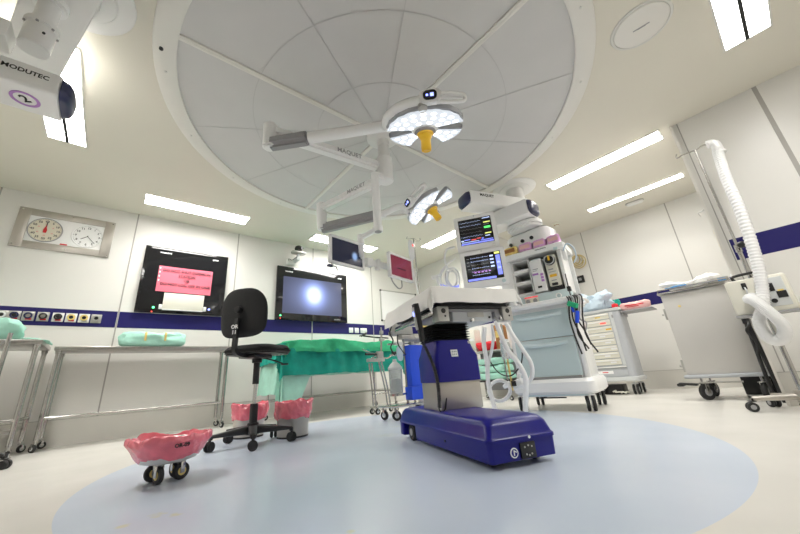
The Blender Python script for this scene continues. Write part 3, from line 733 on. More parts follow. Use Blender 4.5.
# ---------------------------------------------------------------- green draped back table
t = thing('instrument_table', 'stainless instrument table hidden under green drapes by the left wall', 'table', (-4.60, 2.60, 0))
s = MB(); s.box((0, 0, 0.895), (0.60, 1.86, 0.03), 0.004); s.build('tabletop', 'steel', t)
for sx in (-1, 1):
    for sy in (-1, 1):
        s = MB(); s.cyl((sx*0.27, sy*0.90, 0.10), (sx*0.27, sy*0.90, 0.88), 0.016, n=16); s.build('leg', 'steelp', t); caster(t, (sx*0.27, sy*0.90, 0), 0.036, 0.11, sx+sy)
s = MB(); s.cyl((-0.27, -0.90, 0.24), (-0.27, 0.90, 0.24), 0.013, n=12); s.cyl((0.27, -0.90, 0.24), (-0.27, -0.90, 0.24), 0.013, n=12); s.cyl((0.27, 0.90, 0.24), (-0.27, 0.90, 0.24), 0.013, n=12); s.build('rail', 'steelp', t)
t = thing('mint_sheet', 'pale mint under sheet hanging lowest at the front corner of the green table', 'drape', (-4.60, 2.60, 0))
s = cloth(0.62, 1.88, 0.12, 0.70, 0.62, 0.30, 0.916, 2.0, 0.012, 16, 0.003, 60, 110, scfn=lambda x, y: 1.0 if y < -0.72 else max(0.60, 1-(y+0.72)*3.0)); s.build('sheet', 'mint', t)
t = thing('green_drape', 'dark teal green surgical drape over the table along the left wall', 'drape', (-4.60, 2.60, 0))
s = cloth(0.66, 1.92, 0.05, 0.43, 0.26, 0.30, 0.934, 5.0, 0.018, 12, 0.003, 60, 120, flare=0.14); s.build('drape', 'green', t)
t = thing('green_towel', 'brighter green towels lying rumpled on top of the dark green drape', 'towel', (-4.55, 2.60, 0))
def tf(x, y): return 0.035*math.exp(-((y-0.75)/0.16)**2)*1.2 + 0.05*math.exp(-((y+0.2)/0.35)**2) + 0.025*math.exp(-((y+0.72)/0.2)**2)
s = cloth(0.60, 1.78, 0.03, 0.16, 0.16, 0.02, 0.958, 9.0, 0.018, 9, 0.003, 60, 110, flare=0.22, topfn=tf); s.build('towel', 'green2', t)
t = thing('cable_bundle', 'coiled black cables lying on the green towels', 'cable', (-4.42, 3.12, 1.03))
s = MB(); s.tube([(0.1, -0.22, 0.03), (0.0, -0.12, 0.05), (0.05, 0.0, 0.03), (0.0, 0.12, 0.03), (0.08, 0.25, 0.015), (0.02, 0.36, 0.02)], 0.012, 8, smooth=6); s.tube([(0.02, -0.18, 0.04), (0.06, -0.10, 0.09), (0.1, -0.16, 0.05), (0.04, -0.22, 0.04)], 0.009, 8, smooth=6); s.build('cable', 'black', t)
# ---------------------------------------------------------------- surgical lights on the central hub
HX, HY = -2.05, 1.71
def beam(mb, p0, p1, w, h, bev=0.012):
    p0 = Vector(p0); p1 = Vector(p1); d = p1-p0; L = d.length
    x = d.normalized(); up = Vector((0, 0, 1)); y = up.cross(x).normalized(); z = x.cross(y)
    m = Matrix((x, y, z)).transposed().to_4x4(); m.translation = (p0+p1)/2
    b = bmesh.new(); bmesh.ops.create_cube(b, size=1); bmesh.ops.scale(b, vec=(L, w, h), verts=b.verts)
    bmesh.ops.bevel(b, geom=b.edges[:], offset=bev, segments=3, affect='EDGES')
    mb.add(b, m); return m
t = thing('light_mount', 'white ceiling hub column carrying the surgical light arms', 'ceiling mount', (HX, HY, HC-0.03))
z0 = HC-0.03
s = MB(); s.lathe([(0, 0), (0.16, 0), (0.155, -0.03), (0.09, -0.05), (0.06, -0.06), (0.06, -0.12), (0, -0.12)], n=48); s.build('mount_flange', 'white2', t)
s = MB(); s.cyl((0, 0, -0.11), (0, 0, 2.40-z0), 0.055, n=32); s.build('pole', 'white2', t)
s = MB(); s.cyl((0, 0, 2.41-z0), (0, 0, 2.155-z0), 0.075, n=36, bev=0.008); s.build('hub', 'white', t)
def lamp_arm_group(key, hubz, elbow, dropz, spring, neck, label):
    """horizontal arm, elbow, spring arm with grey sleeve"""
    t = thing('light_arm', label, 'arm', (HX, HY, hubz), 0, 'swivelling light arms')
    o = Vector((HX, HY, hubz)); E = Vector(elbow)-o
    s = MB(); d = E.normalized(); m = beam(s, d*0.078, E-d*0.0, 0.095, 0.085, 0.02); a = s.build('horizontal_arm', 'white', t)
    mt = Matrix(m); L = (E-d*0.078).length
    side = 1
    n_ = mt.col[1].to_3d(); 
    flip = n_.dot(Vector((-HX, -HY, 0))) < 0
    mm = m @ Matrix.Translation((L*-0.18, (-0.0482 if flip else 0.0482), 0.004)) @ (Matrix.Rotation(PI/2, 4, 'X') if flip else Matrix.Rotation(PI, 4, 'Z') @ Matrix.Rotation(PI/2, 4, 'X'))
    text('MAQUET', 0.058, 'mgrey', a, mm, 'lettering', 0.0006, 0.001)
    s = MB(); s.cyl((E.x, E.y, 0.06), (E.x, E.y, dropz-hubz-0.05), 0.058, 0.05, n=28, bev=0.012); s.build('elbow_joint', 'white', t)
    S0 = Vector(spring[0])-o; S1 = Vector(spring[1])-o
    dd = (S1-S0).normalized(); mid = S0+dd*(S1-S0).length*spring[2]
    s = MB(); beam(s, S0-dd*0.06, mid, 0.105, 0.105, 0.03); s.build('spring_sleeve', 'greyarm', t)
    s = MB(); s.cyl(mid-dd*0.01, S1, 0.044, 0.040, n=24); 
    s.tube([S1-dd*0.02]+[Vector(q)-o for q in neck], 0.034, 14, smooth=6); s.build('spring_arm', 'white', t)
    return t
def lamp(name, label, c, R, yaw, tilt_ax, tilt, yoke_from):
    """lamp head: petals, lens plates with leds, sterile handle, yoke with control panel.  local +x points to the big petal's middle"""
    mx = Matrix.Translation(c) @ Matrix.Rotation(tilt, 4, Vector(tilt_ax)) @ Matrix.Rotation(yaw, 4, 'Z')
    t = thing(name, label, 'surgical lamp', mx=mx, group='surgical lamps')
    secs = [(-78, 78), (104, 152), (208, 256)]
    for a0, a1 in secs:
        a0, a1 = math.radians(a0), math.radians(a1); r0 = 0.085*R/0.29; n = 28
        outl = [(R*(1-0.03*math.sin(8*u*PI)**2)*math.cos(a0+(a1-a0)*u), R*(1-0.03*math.sin(8*u*PI)**2)*math.sin(a0+(a1-a0)*u)) for u in [i/n for i in range(n+1)]]
        inl = [(r0*math.cos(a1-(a1-a0)*u), r0*math.sin(a1-(a1-a0)*u)) for u in [i/12 for i in range(13)]]
        if a1-a0 > 2: inl = [(r0*math.cos(a1-(a1-a0)*u), r0*math.sin(a1-(a1-a0)*u)) for u in [i/12 for i in range(13)]]
        s = MB(); s.prism(outl+inl, 0.05, Matrix.Translation((0, 0, -0.012)), 0.010); p = s.build('lamp_petal', 'lampgrey', t)
        sh = lambda P, k: [(x*k, y*k) for x, y in P]
        cxm, cym = 0.6*R*math.cos((a0+a1)/2), 0.6*R*math.sin((a0+a1)/2)
        q = [((x-cxm)*0.945+cxm, (y-cym)*0.945+cym) if a1-a0 < 2 else (x*0.955+0.006, y*0.975) for x, y in outl+inl]
        s = MB(); s.prism(q, 0.010, Matrix.Translation((0, 0, -0.020))); s.build('lens_plate', 'lensglow', p)
        s = MB(); k_ = 0
        cells = []
        for rr in (0.40, 0.62, 0.82):
            m_ = max(2, int((a1-a0)*rr*R/0.062))
            for i in range(m_):
                a = a0+(a1-a0)*(i+.5)/m_
                s.cyl((rr*R*math.cos(a), rr*R*math.sin(a), -0.0205), (rr*R*math.cos(a), rr*R*math.sin(a), -0.0235), 0.021*R/0.29, 0.015*R/0.29, n=12)
        s.build('led_cluster', 'ledlens', p)['kind'] = 'stuff'
    s = MB(); s.lathe([(0, 0.055), (0.075, 0.05), (0.10, 0.03), (0.10, -0.015), (0.085, -0.026), (0, -0.026)], n=36, mx=Matrix.Diagonal((R/0.29, R/0.29, 1, 1))); s.build('hub', 'white', t)
    s = MB(); s.lathe([(0, -0.026), (0.072, -0.026), (0.075, -0.034), (0.06, -0.040), (0, -0.040)], n=36); s.build('handle_socket', 'greyarm', t)
    s = MB(); s.lathe([(0, -0.036), (0.050, -0.036), (0.058, -0.042), (0.058, -0.052), (0.046, -0.060), (0.044, -0.075), (0.036, -0.085), (0.034, -0.095), (0.036, -0.150), (0.033, -0.168), (0.025, -0.172), (0.012, -0.168), (0, -0.168)], n=30); s.build('sterile_handle', 'yellow', t)
    # yoke: rises from the arm, runs round outside the big petal
    inv = mx.inverted(); yf = inv @ Vector(yoke_from)
    ang0 = math.atan2(yf.y, yf.x); pts = [yf]
    a_end = 0.0; sg = 1 if ang0 < 0 else -1
    for i in range(7):
        u = i/6; a = ang0*(1-u)*0.92
        pts.append(Vector((R*0.97*math.cos(a), R*0.97*math.sin(a), 0.05)))
    s = MB(); P = spline(pts, 6)
    s.tube(P, 0.036, 14, rf=lambda u, i: 0.038-0.006*u); s.cyl((R*0.6, 0, 0.02), (R*1.05, 0, 0.05), 0.03, n=18); s.build('yoke', 'white', t)
    s = MB(); pr = Matrix.Translation((R*0.99, sg*0.05, 0.05)) @ Matrix.Rotation(PI/2, 4, 'Z') @ Matrix.Rotation(PI/2, 4, 'X')
    s.prism(rrect(0.135, 0.085, 0.035, 6), 0.055, pr @ Matrix.Translation((0, 0, -0.01)), 0.006); cp = s.build('control_panel', 'white', t)
    s = MB(); s.prism(rrect(0.085, 0.062, 0.026, 6), 0.004, pr @ Matrix.Translation((0, 0, 0.044))); s.build('display', 'glassb', cp)
    s = MB(); s.box((0.012*sg, 0, 0.0485), (0.022, 0.022, 0.001)); s.box((-0.018*sg, 0, 0.0485), (0.014, 0.014, 0.001)); s.build('display_icon', 'bled', cp, mx=pr)
    a = sg*0.30; hp = []
    for (dx, dz) in ((0, 0.085), (0.10, 0.085), (0.185, 0.075), (0.20, 0.055), (0.185, 0.035), (0.10, 0.028), (0, 0.028)): hp.append((R*0.98-0.25*dx, sg*(0.07+dx), dz))
    s = MB(); s.tube(hp, 0.013, 10, smooth=5); s.build('grab_handle', 'white', t)
    s = MB(); s.cyl((R*0.93, 0, 0.030), (R*1.0, 0, -0.012), 0.034, 0.028, n=20); s.build('knuckle', 'silver', t)
    return t
M['lensglow'] = emis('lens_plate_glow', (0.60, 0.64, 0.70), 0.45)
armA = lamp_arm_group('A', 2.30, (-2.16, 0.665, 2.30), 2.19, ((-2.13, 0.70, 2.185), (-1.49, 1.27, 2.165), 0.33), [(-1.45, 1.30, 2.17)], 'a')
armB = lamp_arm_group('B', 2.205, (-2.90, 1.49, 2.205), 2.0, ((-2.88, 1.52, 1.975), (-2.32, 1.90, 2.00), 0.86), [(-2.22, 1.95, 2.03), (-2.18, 2.00, 2.045)], 'b')
def merge(root, arm):
    bpy.context.view_layer.update()
    inv = root.matrix_world.inverted() @ arm.matrix_world
    for ch in list(arm.children): ch.parent = root; ch.matrix_parent_inverse = inv
    bpy.data.objects.remove(arm)
la = lamp('surgical_lamp', 'large surgical lamp overhead with glowing petals and yellow handle, on the arm swung out left', (-1.265, 1.45, 2.075), 0.275, math.radians(-48), (0.627, 0.779, 0), math.radians(15), (-1.45, 1.30, 2.17))
lb = lamp('surgical_lamp', 'farther, tilted surgical lamp lower down beside the upper patient monitor, on a long grey arm', (-2.04, 2.27, 2.05), 0.265, math.radians(-100), (-0.66, 0.75, 0), math.radians(-26), (-2.18, 2.00, 2.045))
merge(la, armA); merge(lb, armB)

# ---------------------------------------------------------------- monitor arm and its two screens
t = thing('screen_mount', 'white drop tube and bracket below the light hub holding two flat screens', 'arm', (-2.03, 1.57, 1.62))
s = MB(); s.cyl((0, 0, 0.0), (0, 0, 0.56), 0.036, n=24); s.cyl((0, 0, -0.02), (0, 0, 0.03), 0.042, n=24); s.build('drop_tube', 'white', t)
s = MB(); beam(s, (0, 0, 0.545), (-0.01, 0.12, 0.545), 0.075, 0.06); s.build('short_arm', 'white', t)
s = MB(); s.cyl((0, 0, -0.022), (0, 0, -0.012), 0.03, n=20); s.build('end_cap', 'mgrey', t)
s = MB(); beam(s, (0, 0, 0.01), (-0.22, -0.03, 0.0), 0.05, 0.04); s.cyl((-0.22, -0.03, -0.06), (-0.22, -0.03, 0.03), 0.03, n=18); s.build('bracket', 'white', t)
s = MB(); beam(s, (-0.22, -0.03, -0.04), (-0.52, 0.18, -0.06), 0.05, 0.04); s.build('bracket', 'white2', t)
s = MB(); beam(s, (-0.53, -0.02, -0.07), (-0.53, 0.66, -0.10), 0.03, 0.06, 0.006); s.box((-0.53, 0.27, -0.085), (0.06, 0.08, 0.09), 0.01); s.box((-0.53, 0.38, -0.09), (0.05, 0.05, 0.11), 0.008); s.build('cross_rail', 'white2', t)
s = MB(); s.box((-0.51, -0.02, -0.07), (0.025, 0.09, 0.09), 0.004); s.build('mount_plate', 'white2', t)
s = MB(); s.box((-0.51, 0.655, -0.10), (0.025, 0.09, 0.09), 0.004); s.build('mount_plate', 'white2', t)
def flat_screen(label, c, yaw, w, h, scr, extra=None):
    mx = Matrix.Translation(c) @ Matrix.Rotation(yaw, 4, 'Z') @ frame((0, 0, 0), (0, 1, 0), (0, 0, 1))
    t = thing('flat_screen', label, 'screen', mx=mx, group='screens on the ceiling arm')
    s = MB(); b = 0.024
    s.box((0, 0, -0.012), (w, h, 0.030), 0.008)
    for sx in (-1, 1): s.box((sx*(w-b)/2, 0, 0.006), (b, h, 0.012), 0.004)
    for sy in (-1, 1): s.box((0, sy*(h-b)/2, 0.006), (w, b, 0.012), 0.004)
    s.build('bezel', 'white', t)
    s = MB(); s.box((0, 0, 0.004), (w-2*b+0.004, h-2*b+0.004, 0.003)); s.build('display', scr, t)
    return t
M['scrA'] = glow('screen_dark_glow', [(0.09, -0.02, 0.075, 0.8, (0.16, 0.24, 0.40))], (0.008, 0.009, 0.018))
M['scrB'] = glow('screen_red_glow', [(0, 0, 0.5, 2, (0.10, 0.012, 0.024))], (0.10, 0.012, 0.024))
a = flat_screen('dark flat screen with a small blue glow, left one on the ceiling arm', (-2.50, 1.55, 1.565), math.radians(9), 0.42, 0.275, 'scrA')
s = MB(); s.box((-0.185, -0.16, -0.02), (0.05, 0.02, 0.04), 0.004); s.build('clip', 'navycap', a)
s = MB(); s.tube([(-0.19, -0.14, 0), (-0.17, -0.17, 0.01), (-0.14, -0.17, 0.01), (-0.12, -0.20, 0.0)], 0.005, 8, smooth=5); s.build('cable', 'mgrey', a)
b = flat_screen('flat screen showing a dark red picture, right one on the ceiling arm', (-2.50, 2.215, 1.52), math.radians(12), 0.41, 0.27, 'scrB')
marks(0.15, 0.012, 'ink', b, Matrix.Translation((0.0, -0.02, 0.0058)), n=10)
s = MB(); s.tube([(-0.15, -0.12, -0.03), (-0.13, -0.18, -0.02), (-0.06, -0.235, -0.01), (0.0, -0.21, -0.01), (0.03, -0.13, -0.03)], 0.007, 8, smooth=6); s.build('cable', 'mgrey', b)

# ---------------------------------------------------------------- ceiling pendants
def pend_beam(parent, p0, p1, w, h, cap0, cap1, name='pendant_arm', m='white', skew=0.0):
    """box beam with rounded dark blue end caps"""
    p0 = Vector(p0); p1 = Vector(p1); d = p1-p0; L = d.length; x = d.normalized(); y = Vector((0, 0, 1)).cross(x).normalized(); z = x.cross(y)
    mx = Matrix((x, y, z)).transposed().to_4x4(); mx.translation = p0
    s = MB(); s.box((L/2, 0, 0), (L, w, h), 0.014, None, 3); o = s.build(name, m, parent, mx=mx)
    for c_, xx, sg in ((cap0, 0, -1), (cap1, L, 1)):
        if not c_: continue
        def f(u, v, xx=xx, sg=sg):
            a = 2*PI*u; p = 4.0; c, q = math.cos(a), math.sin(a); k_ = (abs(c)**p+abs(q)**p)**(1/p)
            return (xx+sg*(0.048*(max(0, 1-v**2.6))**0.5+0.001), c/k_*v*(w/2-0.001), q/k_*v*(h/2-0.001))
        s = MB(); s.grid(f, 36, 10, closed_u=True); s.build('end_cap', 'navycap', o, mx=mx)
    return o, mx, L
t = thing('ceiling_pendant', 'white ceiling pendant close overhead at top left, marked with a purple ring', 'ceiling pendant', (-2.08, -0.52, HC))
o3 = Vector((-2.08, -0.52, HC))
s = MB(); s.lathe([(0, -0.03), (0.19, -0.03), (0.195, -0.024), (0.20, -0.018), (0.275, -0.016), (0.285, -0.010), (0.287, -0.001)], n=64); s.build('ceiling_flange', 'white2', t)
s = MB(); s.cyl((0, 0, -0.025), (0, 0, -0.10), 0.12, n=36); s.build('neck', 'white2', t)
dx_ = Vector((0.958, 0.285, 0)); cpt = Vector((-2.08, -0.56, 2.475))-o3
pend_beam(t, cpt-dx_*0.78, cpt+dx_*0.75, 0.255, 0.15, False, False, 'upper_arm', 'white2')
cc = Vector((-1.965, -0.55, 0))-Vector((o3.x, o3.y, 0))
s = MB(); s.cyl((cc.x, cc.y, 2.40-HC), (cc.x, cc.y, 2.21-HC), 0.045, n=40); s.cyl((cc.x, cc.y, 2.40-HC), (cc.x, cc.y, 2.36-HC), 0.072, 0.068, n=40, bev=0.006); s.build('bearing', 'white', t)
s = MB(); s.cyl((cc.x, cc.y, 2.225-HC), (cc.x, cc.y, 2.19-HC), 0.066, n=40, bev=0.005); s.cyl((cc.x, cc.y, 2.195-HC), (cc.x, cc.y, 2.06-HC), 0.058, n=40, bev=0.004); bb = s.build('swivel_joint', 'white', t)
for a in (-60, -5, 50, 110):
    a = math.radians(a); s = MB(); s.cyl((cc.x+0.062*math.cos(a), cc.y+0.062*math.sin(a), 2.186-HC), (cc.x+0.062*math.cos(a), cc.y+0.062*math.sin(a), 2.192-HC), 0.006, n=10); s.build('bolt', 'mgrey', bb)
s = MB(); s.cyl((cc.x+0.050, cc.y+0.025, 2.135-HC), (cc.x+0.056, cc.y+0.028, 2.135-HC), 0.006, n=12); s.build('key_hole', 'black', bb)
s = MB(); s.box((cc.x-0.02, cc.y-0.26, 2.09-HC), (0.13, 0.36, 0.10), 0.012); br = s.build('side_bracket', 'white', t)
s = MB(); s.box((cc.x+0.046, cc.y-0.25, 2.11-HC), (0.002, 0.02, 0.03)); s.box((cc.x+0.046, cc.y-0.19, 2.105-HC), (0.002, 0.045, 0.012)); s.build('blue_mark', 'blue', br)
s = MB(); s.box((cc.x+0.046, cc.y-0.24, 2.065-HC), (0.003, 0.16, 0.03), 0.001); s.build('rating_plate', 'mgrey', br)
arm_o, amx, aL = pend_beam(t, Vector((-2.03, -1.28, 1.875))-o3, Vector((-2.03, -0.415, 1.875))-o3, 0.215, 0.125, False, True, 'lower_arm', 'white')
s = MB(); s.cyl((cc.x-.05, cc.y-.19, 2.07-HC), (cc.x-.05, cc.y-.19, 1.93-HC), 0.035, n=24); s.build('spindle', 'white2', t)
lm = Matrix.Translation(Vector((-1.9222, -0.535, 1.888))-o3) @ frame((0, 0, 0), (0, 1, 0), (0, 0, 1))
text('MODUTEC', 0.032, 'ink', arm_o, lm, 'lettering', 0.0006, 0.0008)
s = MB(); s.lathe([(0.040, -0.0645), (0.053, -0.0645), (0.053, -0.0635), (0.040, -0.0635)], n=40); rg = s.build('number_ring', 'purple', arm_o, mx=Matrix.Translation(Vector((-2.03, -0.535, 1.875))-o3))
text('2', 0.062, 'ink', rg, Matrix.Translation(Vector((-2.03, -0.535, 1.875-0.064))-o3) @ Matrix.Rotation(PI, 4, 'X') @ Matrix.Rotation(math.radians(-60), 4, 'Z'), 'lettering', 0.0006, 0.0015)

t = thing('ceiling_pendant', 'white ceiling pendant with dark blue end caps behind the patient monitors', 'ceiling pendant', (-1.90, 3.82, HC))
o4 = Vector((-1.90, 3.82, HC))
s = MB(); s.lathe([(0, -0.03), (0.20, -0.03), (0.205, -0.022), (0.26, -0.018), (0.275, -0.010), (0.278, -0.001)], n=64); s.build('ceiling_flange', 'white2', t)
s = MB(); s.cyl((0, 0, -0.025), (0, 0, -0.22), 0.11, n=36); s.build('neck', 'white2', t)
u1, m1, L1 = pend_beam(t, Vector((-2.14, 3.02, 2.40))-o4, Vector((-1.86, 3.86, 2.40))-o4, 0.25, 0.17, True, False, 'upper_arm', 'white')
lm = m1 @ Matrix.Translation((0.24, -0.1262, 0.035)) @ Matrix.Rotation(PI/2, 4, 'X')
text('MAQUET', 0.05, 'ink', u1, lm, 'lettering', 0.0006, 0.0008)
u2, m2, L2 = pend_beam(t, Vector((-2.28, 3.52, 2.20))-o4, Vector((-1.60, 3.56, 2.20))-o4, 0.27, 0.19, False, True, 'lower_arm', 'white')
s = MB(); s.prism(rrect(0.42, 0.30, 0.14, 8), 0.10, Matrix.Translation(Vector((-1.80, 3.68, 2.02))-o4), 0.03); s.build('swivel_joint', 'white', t)
s = MB(); s.prism(rrect(0.56, 0.34, 0.12, 8), 0.24, Matrix.Translation(Vector((-1.83, 3.85, 1.79))-o4), 0.04); hd = s.build('service_head', 'white', t)
for xx in (-2.02, -1.86, -1.74): s = MB(); s.cyl(Vector((xx, 3.665, 1.90))-o4, Vector((xx, 3.683, 1.90))-o4, 0.022, n=16); s.build('gas_socket', 'black', hd)
s = MB(); s.cyl(Vector((-1.83, 3.85, 1.80))-o4, Vector((-1.83, 3.85, 1.2))-o4, 0.05, n=16); s.build('drop_column', 'white2', t)
# ---------------------------------------------------------------- operating table (local x runs from the foot end to the head end)
TM = Matrix.Translation((-0.975, 1.53, 0)) @ Matrix.Rotation(math.radians(160.5), 4, 'Z')
t = thing('operating_table', 'blue operating table with steel column on a long wheeled base', 'operating table', mx=TM)
def loft(secs, cap=True):
    """closed loft through lists of 3d points with equal counts"""
    b = bmesh.new(); rings = [[b.verts.new(p) for p in s_] for s_ in secs]; n = len(rings[0])
    for A, B in zip(rings, rings[1:]):
        for i in range(n): b.faces.new((A[i], A[(i+1) % n], B[(i+1) % n], B[i]))
    if cap: b.faces.new(rings[0][::-1]); b.faces.new(rings[-1])
    bmesh.ops.recalc_face_normals(b, faces=b.faces); return b
def rsec(x0, x1, y0, y1, z, r, n=5):
    return [((x0+x1)/2+px, (y0+y1)/2+py, z) for px, py in rrect(x1-x0, y1-y0, r, n)]
BW = 0.185
# skirt, ledge and hood of the base
s = MB(); s.add(loft([rsec(0.0, 0.86, -BW, BW, 0.028, 0.02), rsec(-0.004, 0.86, -BW-.004, BW+.004, 0.10, 0.025), rsec(-0.004, 0.86, -BW-.004, BW+.004, 0.112, 0.025)]))
s.add(loft([rsec(-0.010, 1.14, -BW-.010, BW+.010, 0.108, 0.03), rsec(-0.010, 1.14, -BW-.010, BW+.010, 0.122, 0.03), rsec(-0.002, 1.135, -BW-.003, BW+.003, 0.130, 0.03), rsec(0.012, 1.125, -BW+.008, BW-.008, 0.175, 0.035), rsec(0.030, 1.11, -BW+.022, BW-.022, 0.196, 0.04), rsec(0.060, 1.08, -BW+.045, BW-.045, 0.206, 0.05), rsec(0.12, 1.02, -BW+.08, BW-.08, 0.211, 0.05)]))
for sy in (-1, 1): s.box((1.10, sy*(BW-0.025), 0.072), (0.07, 0.06, 0.10), 0.012)
s.box((1.135, 0, 0.075), (0.02, 2*BW-.03, 0.075), 0.006)
base = s.build('base', 'navy', t)
s = MB(); s.box((-0.006, -0.015, 0.065), (0.012, 0.085, 0.066), 0.004); sk = s.build('power_socket', 'black', base)
for yy, zz in ((-.035, .08), (-.015, .085), (.005, .08), (-.03, .05), (-.015, .045), (0, .05)):
    s = MB(); s.cyl((-0.011, yy, zz), (-0.014, yy, zz), 0.004, n=8); s.build('contact', 'silver', base)
s = MB(); s.cyl((-0.004, 0.062, 0.062), (-0.007, 0.062, 0.062), 0.021, n=24); sym = s.build('round_symbol', 'inkw', base)
s = MB(); s.cyl((-0.0065, 0.062, 0.062), (-0.0075, 0.062, 0.062), 0.016, n=24); s.build('symbol_disc', 'navy', base)
s = MB(); s.box((-0.0078, 0.064, 0.062), (0.0008, 0.006, 0.022)); s.box((-0.0078, 0.056, 0.067), (0.0008, 0.014, 0.005), 0, Matrix.Rotation(0.5, 4, 'X')); s.build('symbol_mark', 'inkw', base)
s = MB(); s.cyl((-0.008, -0.03, 0.118), (-0.013, -0.03, 0.118), 0.007, n=12); s.build('screw', 'chrome', base)
s = MB(); s.cyl((0.42, 0.189, 0.07), (0.42, 0.192, 0.07), 0.007, n=12); s.build('plug', 'black', base)
for x, y in ((0.955, 0.115), (0.955, -0.115), (0.09, 0.09), (0.09, -0.09)):
    s = MB(); r_ = 0.055 if x > .5 else 0.028
    s.lathe([(0, -0.016), (r_*0.6, -0.018), (r_*0.9, -0.018), (r_, -0.010), (r_, 0.010), (r_*0.9, 0.018), (r_*0.6, 0.018), (0, 0.016)], (x, y*1.35, r_), 26, Matrix.Rotation(PI/2, 4, 'X')); w_ = s.build('wheel', 'rubber', t)
    s = MB(); s.cyl((x, y*1.35-0.021, r_), (x, y*1.35+0.021, r_), r_*0.42, n=22); s.build('hub_cap', 'mgrey', w_)
# column
CX0, CX1, CYa, CYb = 0.545, 0.815, -0.175, 0.125
s = MB(); s.bx(CX0, CX1, CYa, CYb, 0.205, 0.385, 0.008); s.build('steel_column', 'colsteel', t)
s = MB(); s.add(loft([rsec(CX0-.010, CX1+.01, CYa-.008, CYb+.008, 0.372, 0.02), rsec(CX0-.010, CX1+.01, CYa-.008, CYb+.008, 0.525, 0.02), rsec(CX0+.004, CX1, CYa+.006, CYb-.004, 0.568, 0.03), rsec(CX0+.012, CX1-.01, CYa+.02, CYb-.016, 0.630, 0.04), rsec(CX0+.03, CX1-.03, CYa+.04, CYb-.03, 0.635, 0.03)])); sh = s.build('column_shroud', 'navy', t)
s = MB(); s.box((CX0+.006-0.012, -0.005, 0.545), (0.004, 0.05, 0.045), 0.001, Matrix.Rotation(0.15, 4, 'Y')); lbl = s.build('sticker', 'inkw', sh)
for q in range(6):
    s = MB(); s.box((CX0-.0085, -0.018+(q % 3)*0.013, 0.555-(q//3)*0.018), (0.002, 0.007, 0.010), 0, Matrix.Rotation(0.15, 4, 'Y')); s.build('sticker_mark', 'mgrey', sh)
s = MB(); s.box((CX0+.012, -0.11, 0.612), (0.003, 0.075, 0.016), 0, Matrix.Rotation(0.13, 4, 'Y')); s.build('rating_plate', 'silver', sh)
s = MB(); pr = []
for i in range(7): pr += [rsec(CX0+.03, CX1-.03, CYa+.03, CYb-.02, 0.628+i*0.017, 0.03), rsec(CX0+.008, CX1-.008, CYa+.008, CYb, 0.636+i*0.017, 0.03)]
s.add(loft(pr)); s.build('bellows', 'black', t)
# tilting head block, side rails, sockets
YO = -0.19
s = MB(); s.bx(CX0-.02, CX1+.03, YO-.15, YO+.17, 0.745, 0.835, 0.012); hb = s.build('tilt_block', 'lgrey', t)
s = MB(); s.box((CX0-.022, YO-.01, 0.795), (0.004, 0.13, 0.036), 0.001); s.build('rating_plate', 'silver', hb)
s = MB(); s.cyl((CX0-.02, YO+.03, 0.755), (CX0-.045, YO+.03, 0.755), 0.012, n=14); s.build('knob', 'chrome', hb)
s = MB(); s.cyl((CX0-.02, YO-.12, 0.775), (CX0-.026, YO-.12, 0.775), 0.007, n=12); s.build('screw', 'black', hb)
s = MB(); s.bx(CX0-.05, 1.24, YO-.265, YO+.265, 0.835, 0.862, 0.004); s.build('seat_frame', 'black', t)
for sy in (-1, 1):
    s = MB(); s.bx(CX0-.055, CX0+.03, YO+sy*0.255-.042, YO+sy*0.255+.042, 0.745, 0.845, 0.006); o = s.build('leg_plate_socket', 'silver', t)
    s = MB(); s.cyl((CX0-.056, YO+sy*0.255, 0.815), (CX0-.051, YO+sy*0.255, 0.815), 0.017, n=20); s.cyl((CX0-.056, YO+sy*0.255-.01, 0.78), (CX0-.051, YO+sy*0.255-.01, 0.78), 0.007, n=14); s.build('socket_hole', 'black', o)
    s = MB(); s.bx(CX0-.02, 1.26, YO+sy*0.315-.006, YO+sy*0.315+.006, 0.79, 0.825, 0.003)
    for xx in (CX0+.05, 0.95, 1.2): s.box((xx, YO+sy*0.29, 0.81), (0.025, 0.05, 0.02), 0.004)
    s.build('side_rail', 'steelp', t)
s = MB(); s.bx(CX0-.03, CX0+.25, YO-.21, YO-.16, 0.76, 0.835, 0.006); s.cyl((CX0-.035, YO-.18, 0.79), (CX0-.02, YO-.18, 0.79), 0.02, n=16); s.bx(CX0-.03, CX0+0.02, YO-.17, YO+.2, 0.812, 0.834, 0.004); s.build('drive_unit', 'greyarm', t)
s = MB(); s.tube([(CX0-.03, YO-.15, 0.77), (CX0-.05, YO-.17, 0.745), (CX0-.045, YO-.20, 0.75), (CX0-.03, YO-.205, 0.78)], 0.007, 8, smooth=6); s.build('cable', 'silver', t)
s = MB(); s.prism(rrect(0.58, 0.84, 0.03), 0.105, Matrix.Translation((CX0+0.37, YO, 0.862)) @ Matrix.Rotation(PI/2, 4, 'Z'), 0.012); s.build('mattress', 'black', t)
# white cover
cv = thing('white_cover', 'white cloth cover spread over the operating table top', 'cover', mx=TM @ Matrix.Translation((CX0+0.385, YO, 0)))
s = cloth(0.90, 0.66, 0.125, 0.02, 0.10, 0.16, 0.973, 4.0, 0.008, 7, 0.006, 60, 60, flare=0.12, topfn=lambda x, y: 0.012*math.exp(-((x+.43)/.06)**2-((y-.24)/.08)**2))
s.build('cloth', 'cloth', cv)
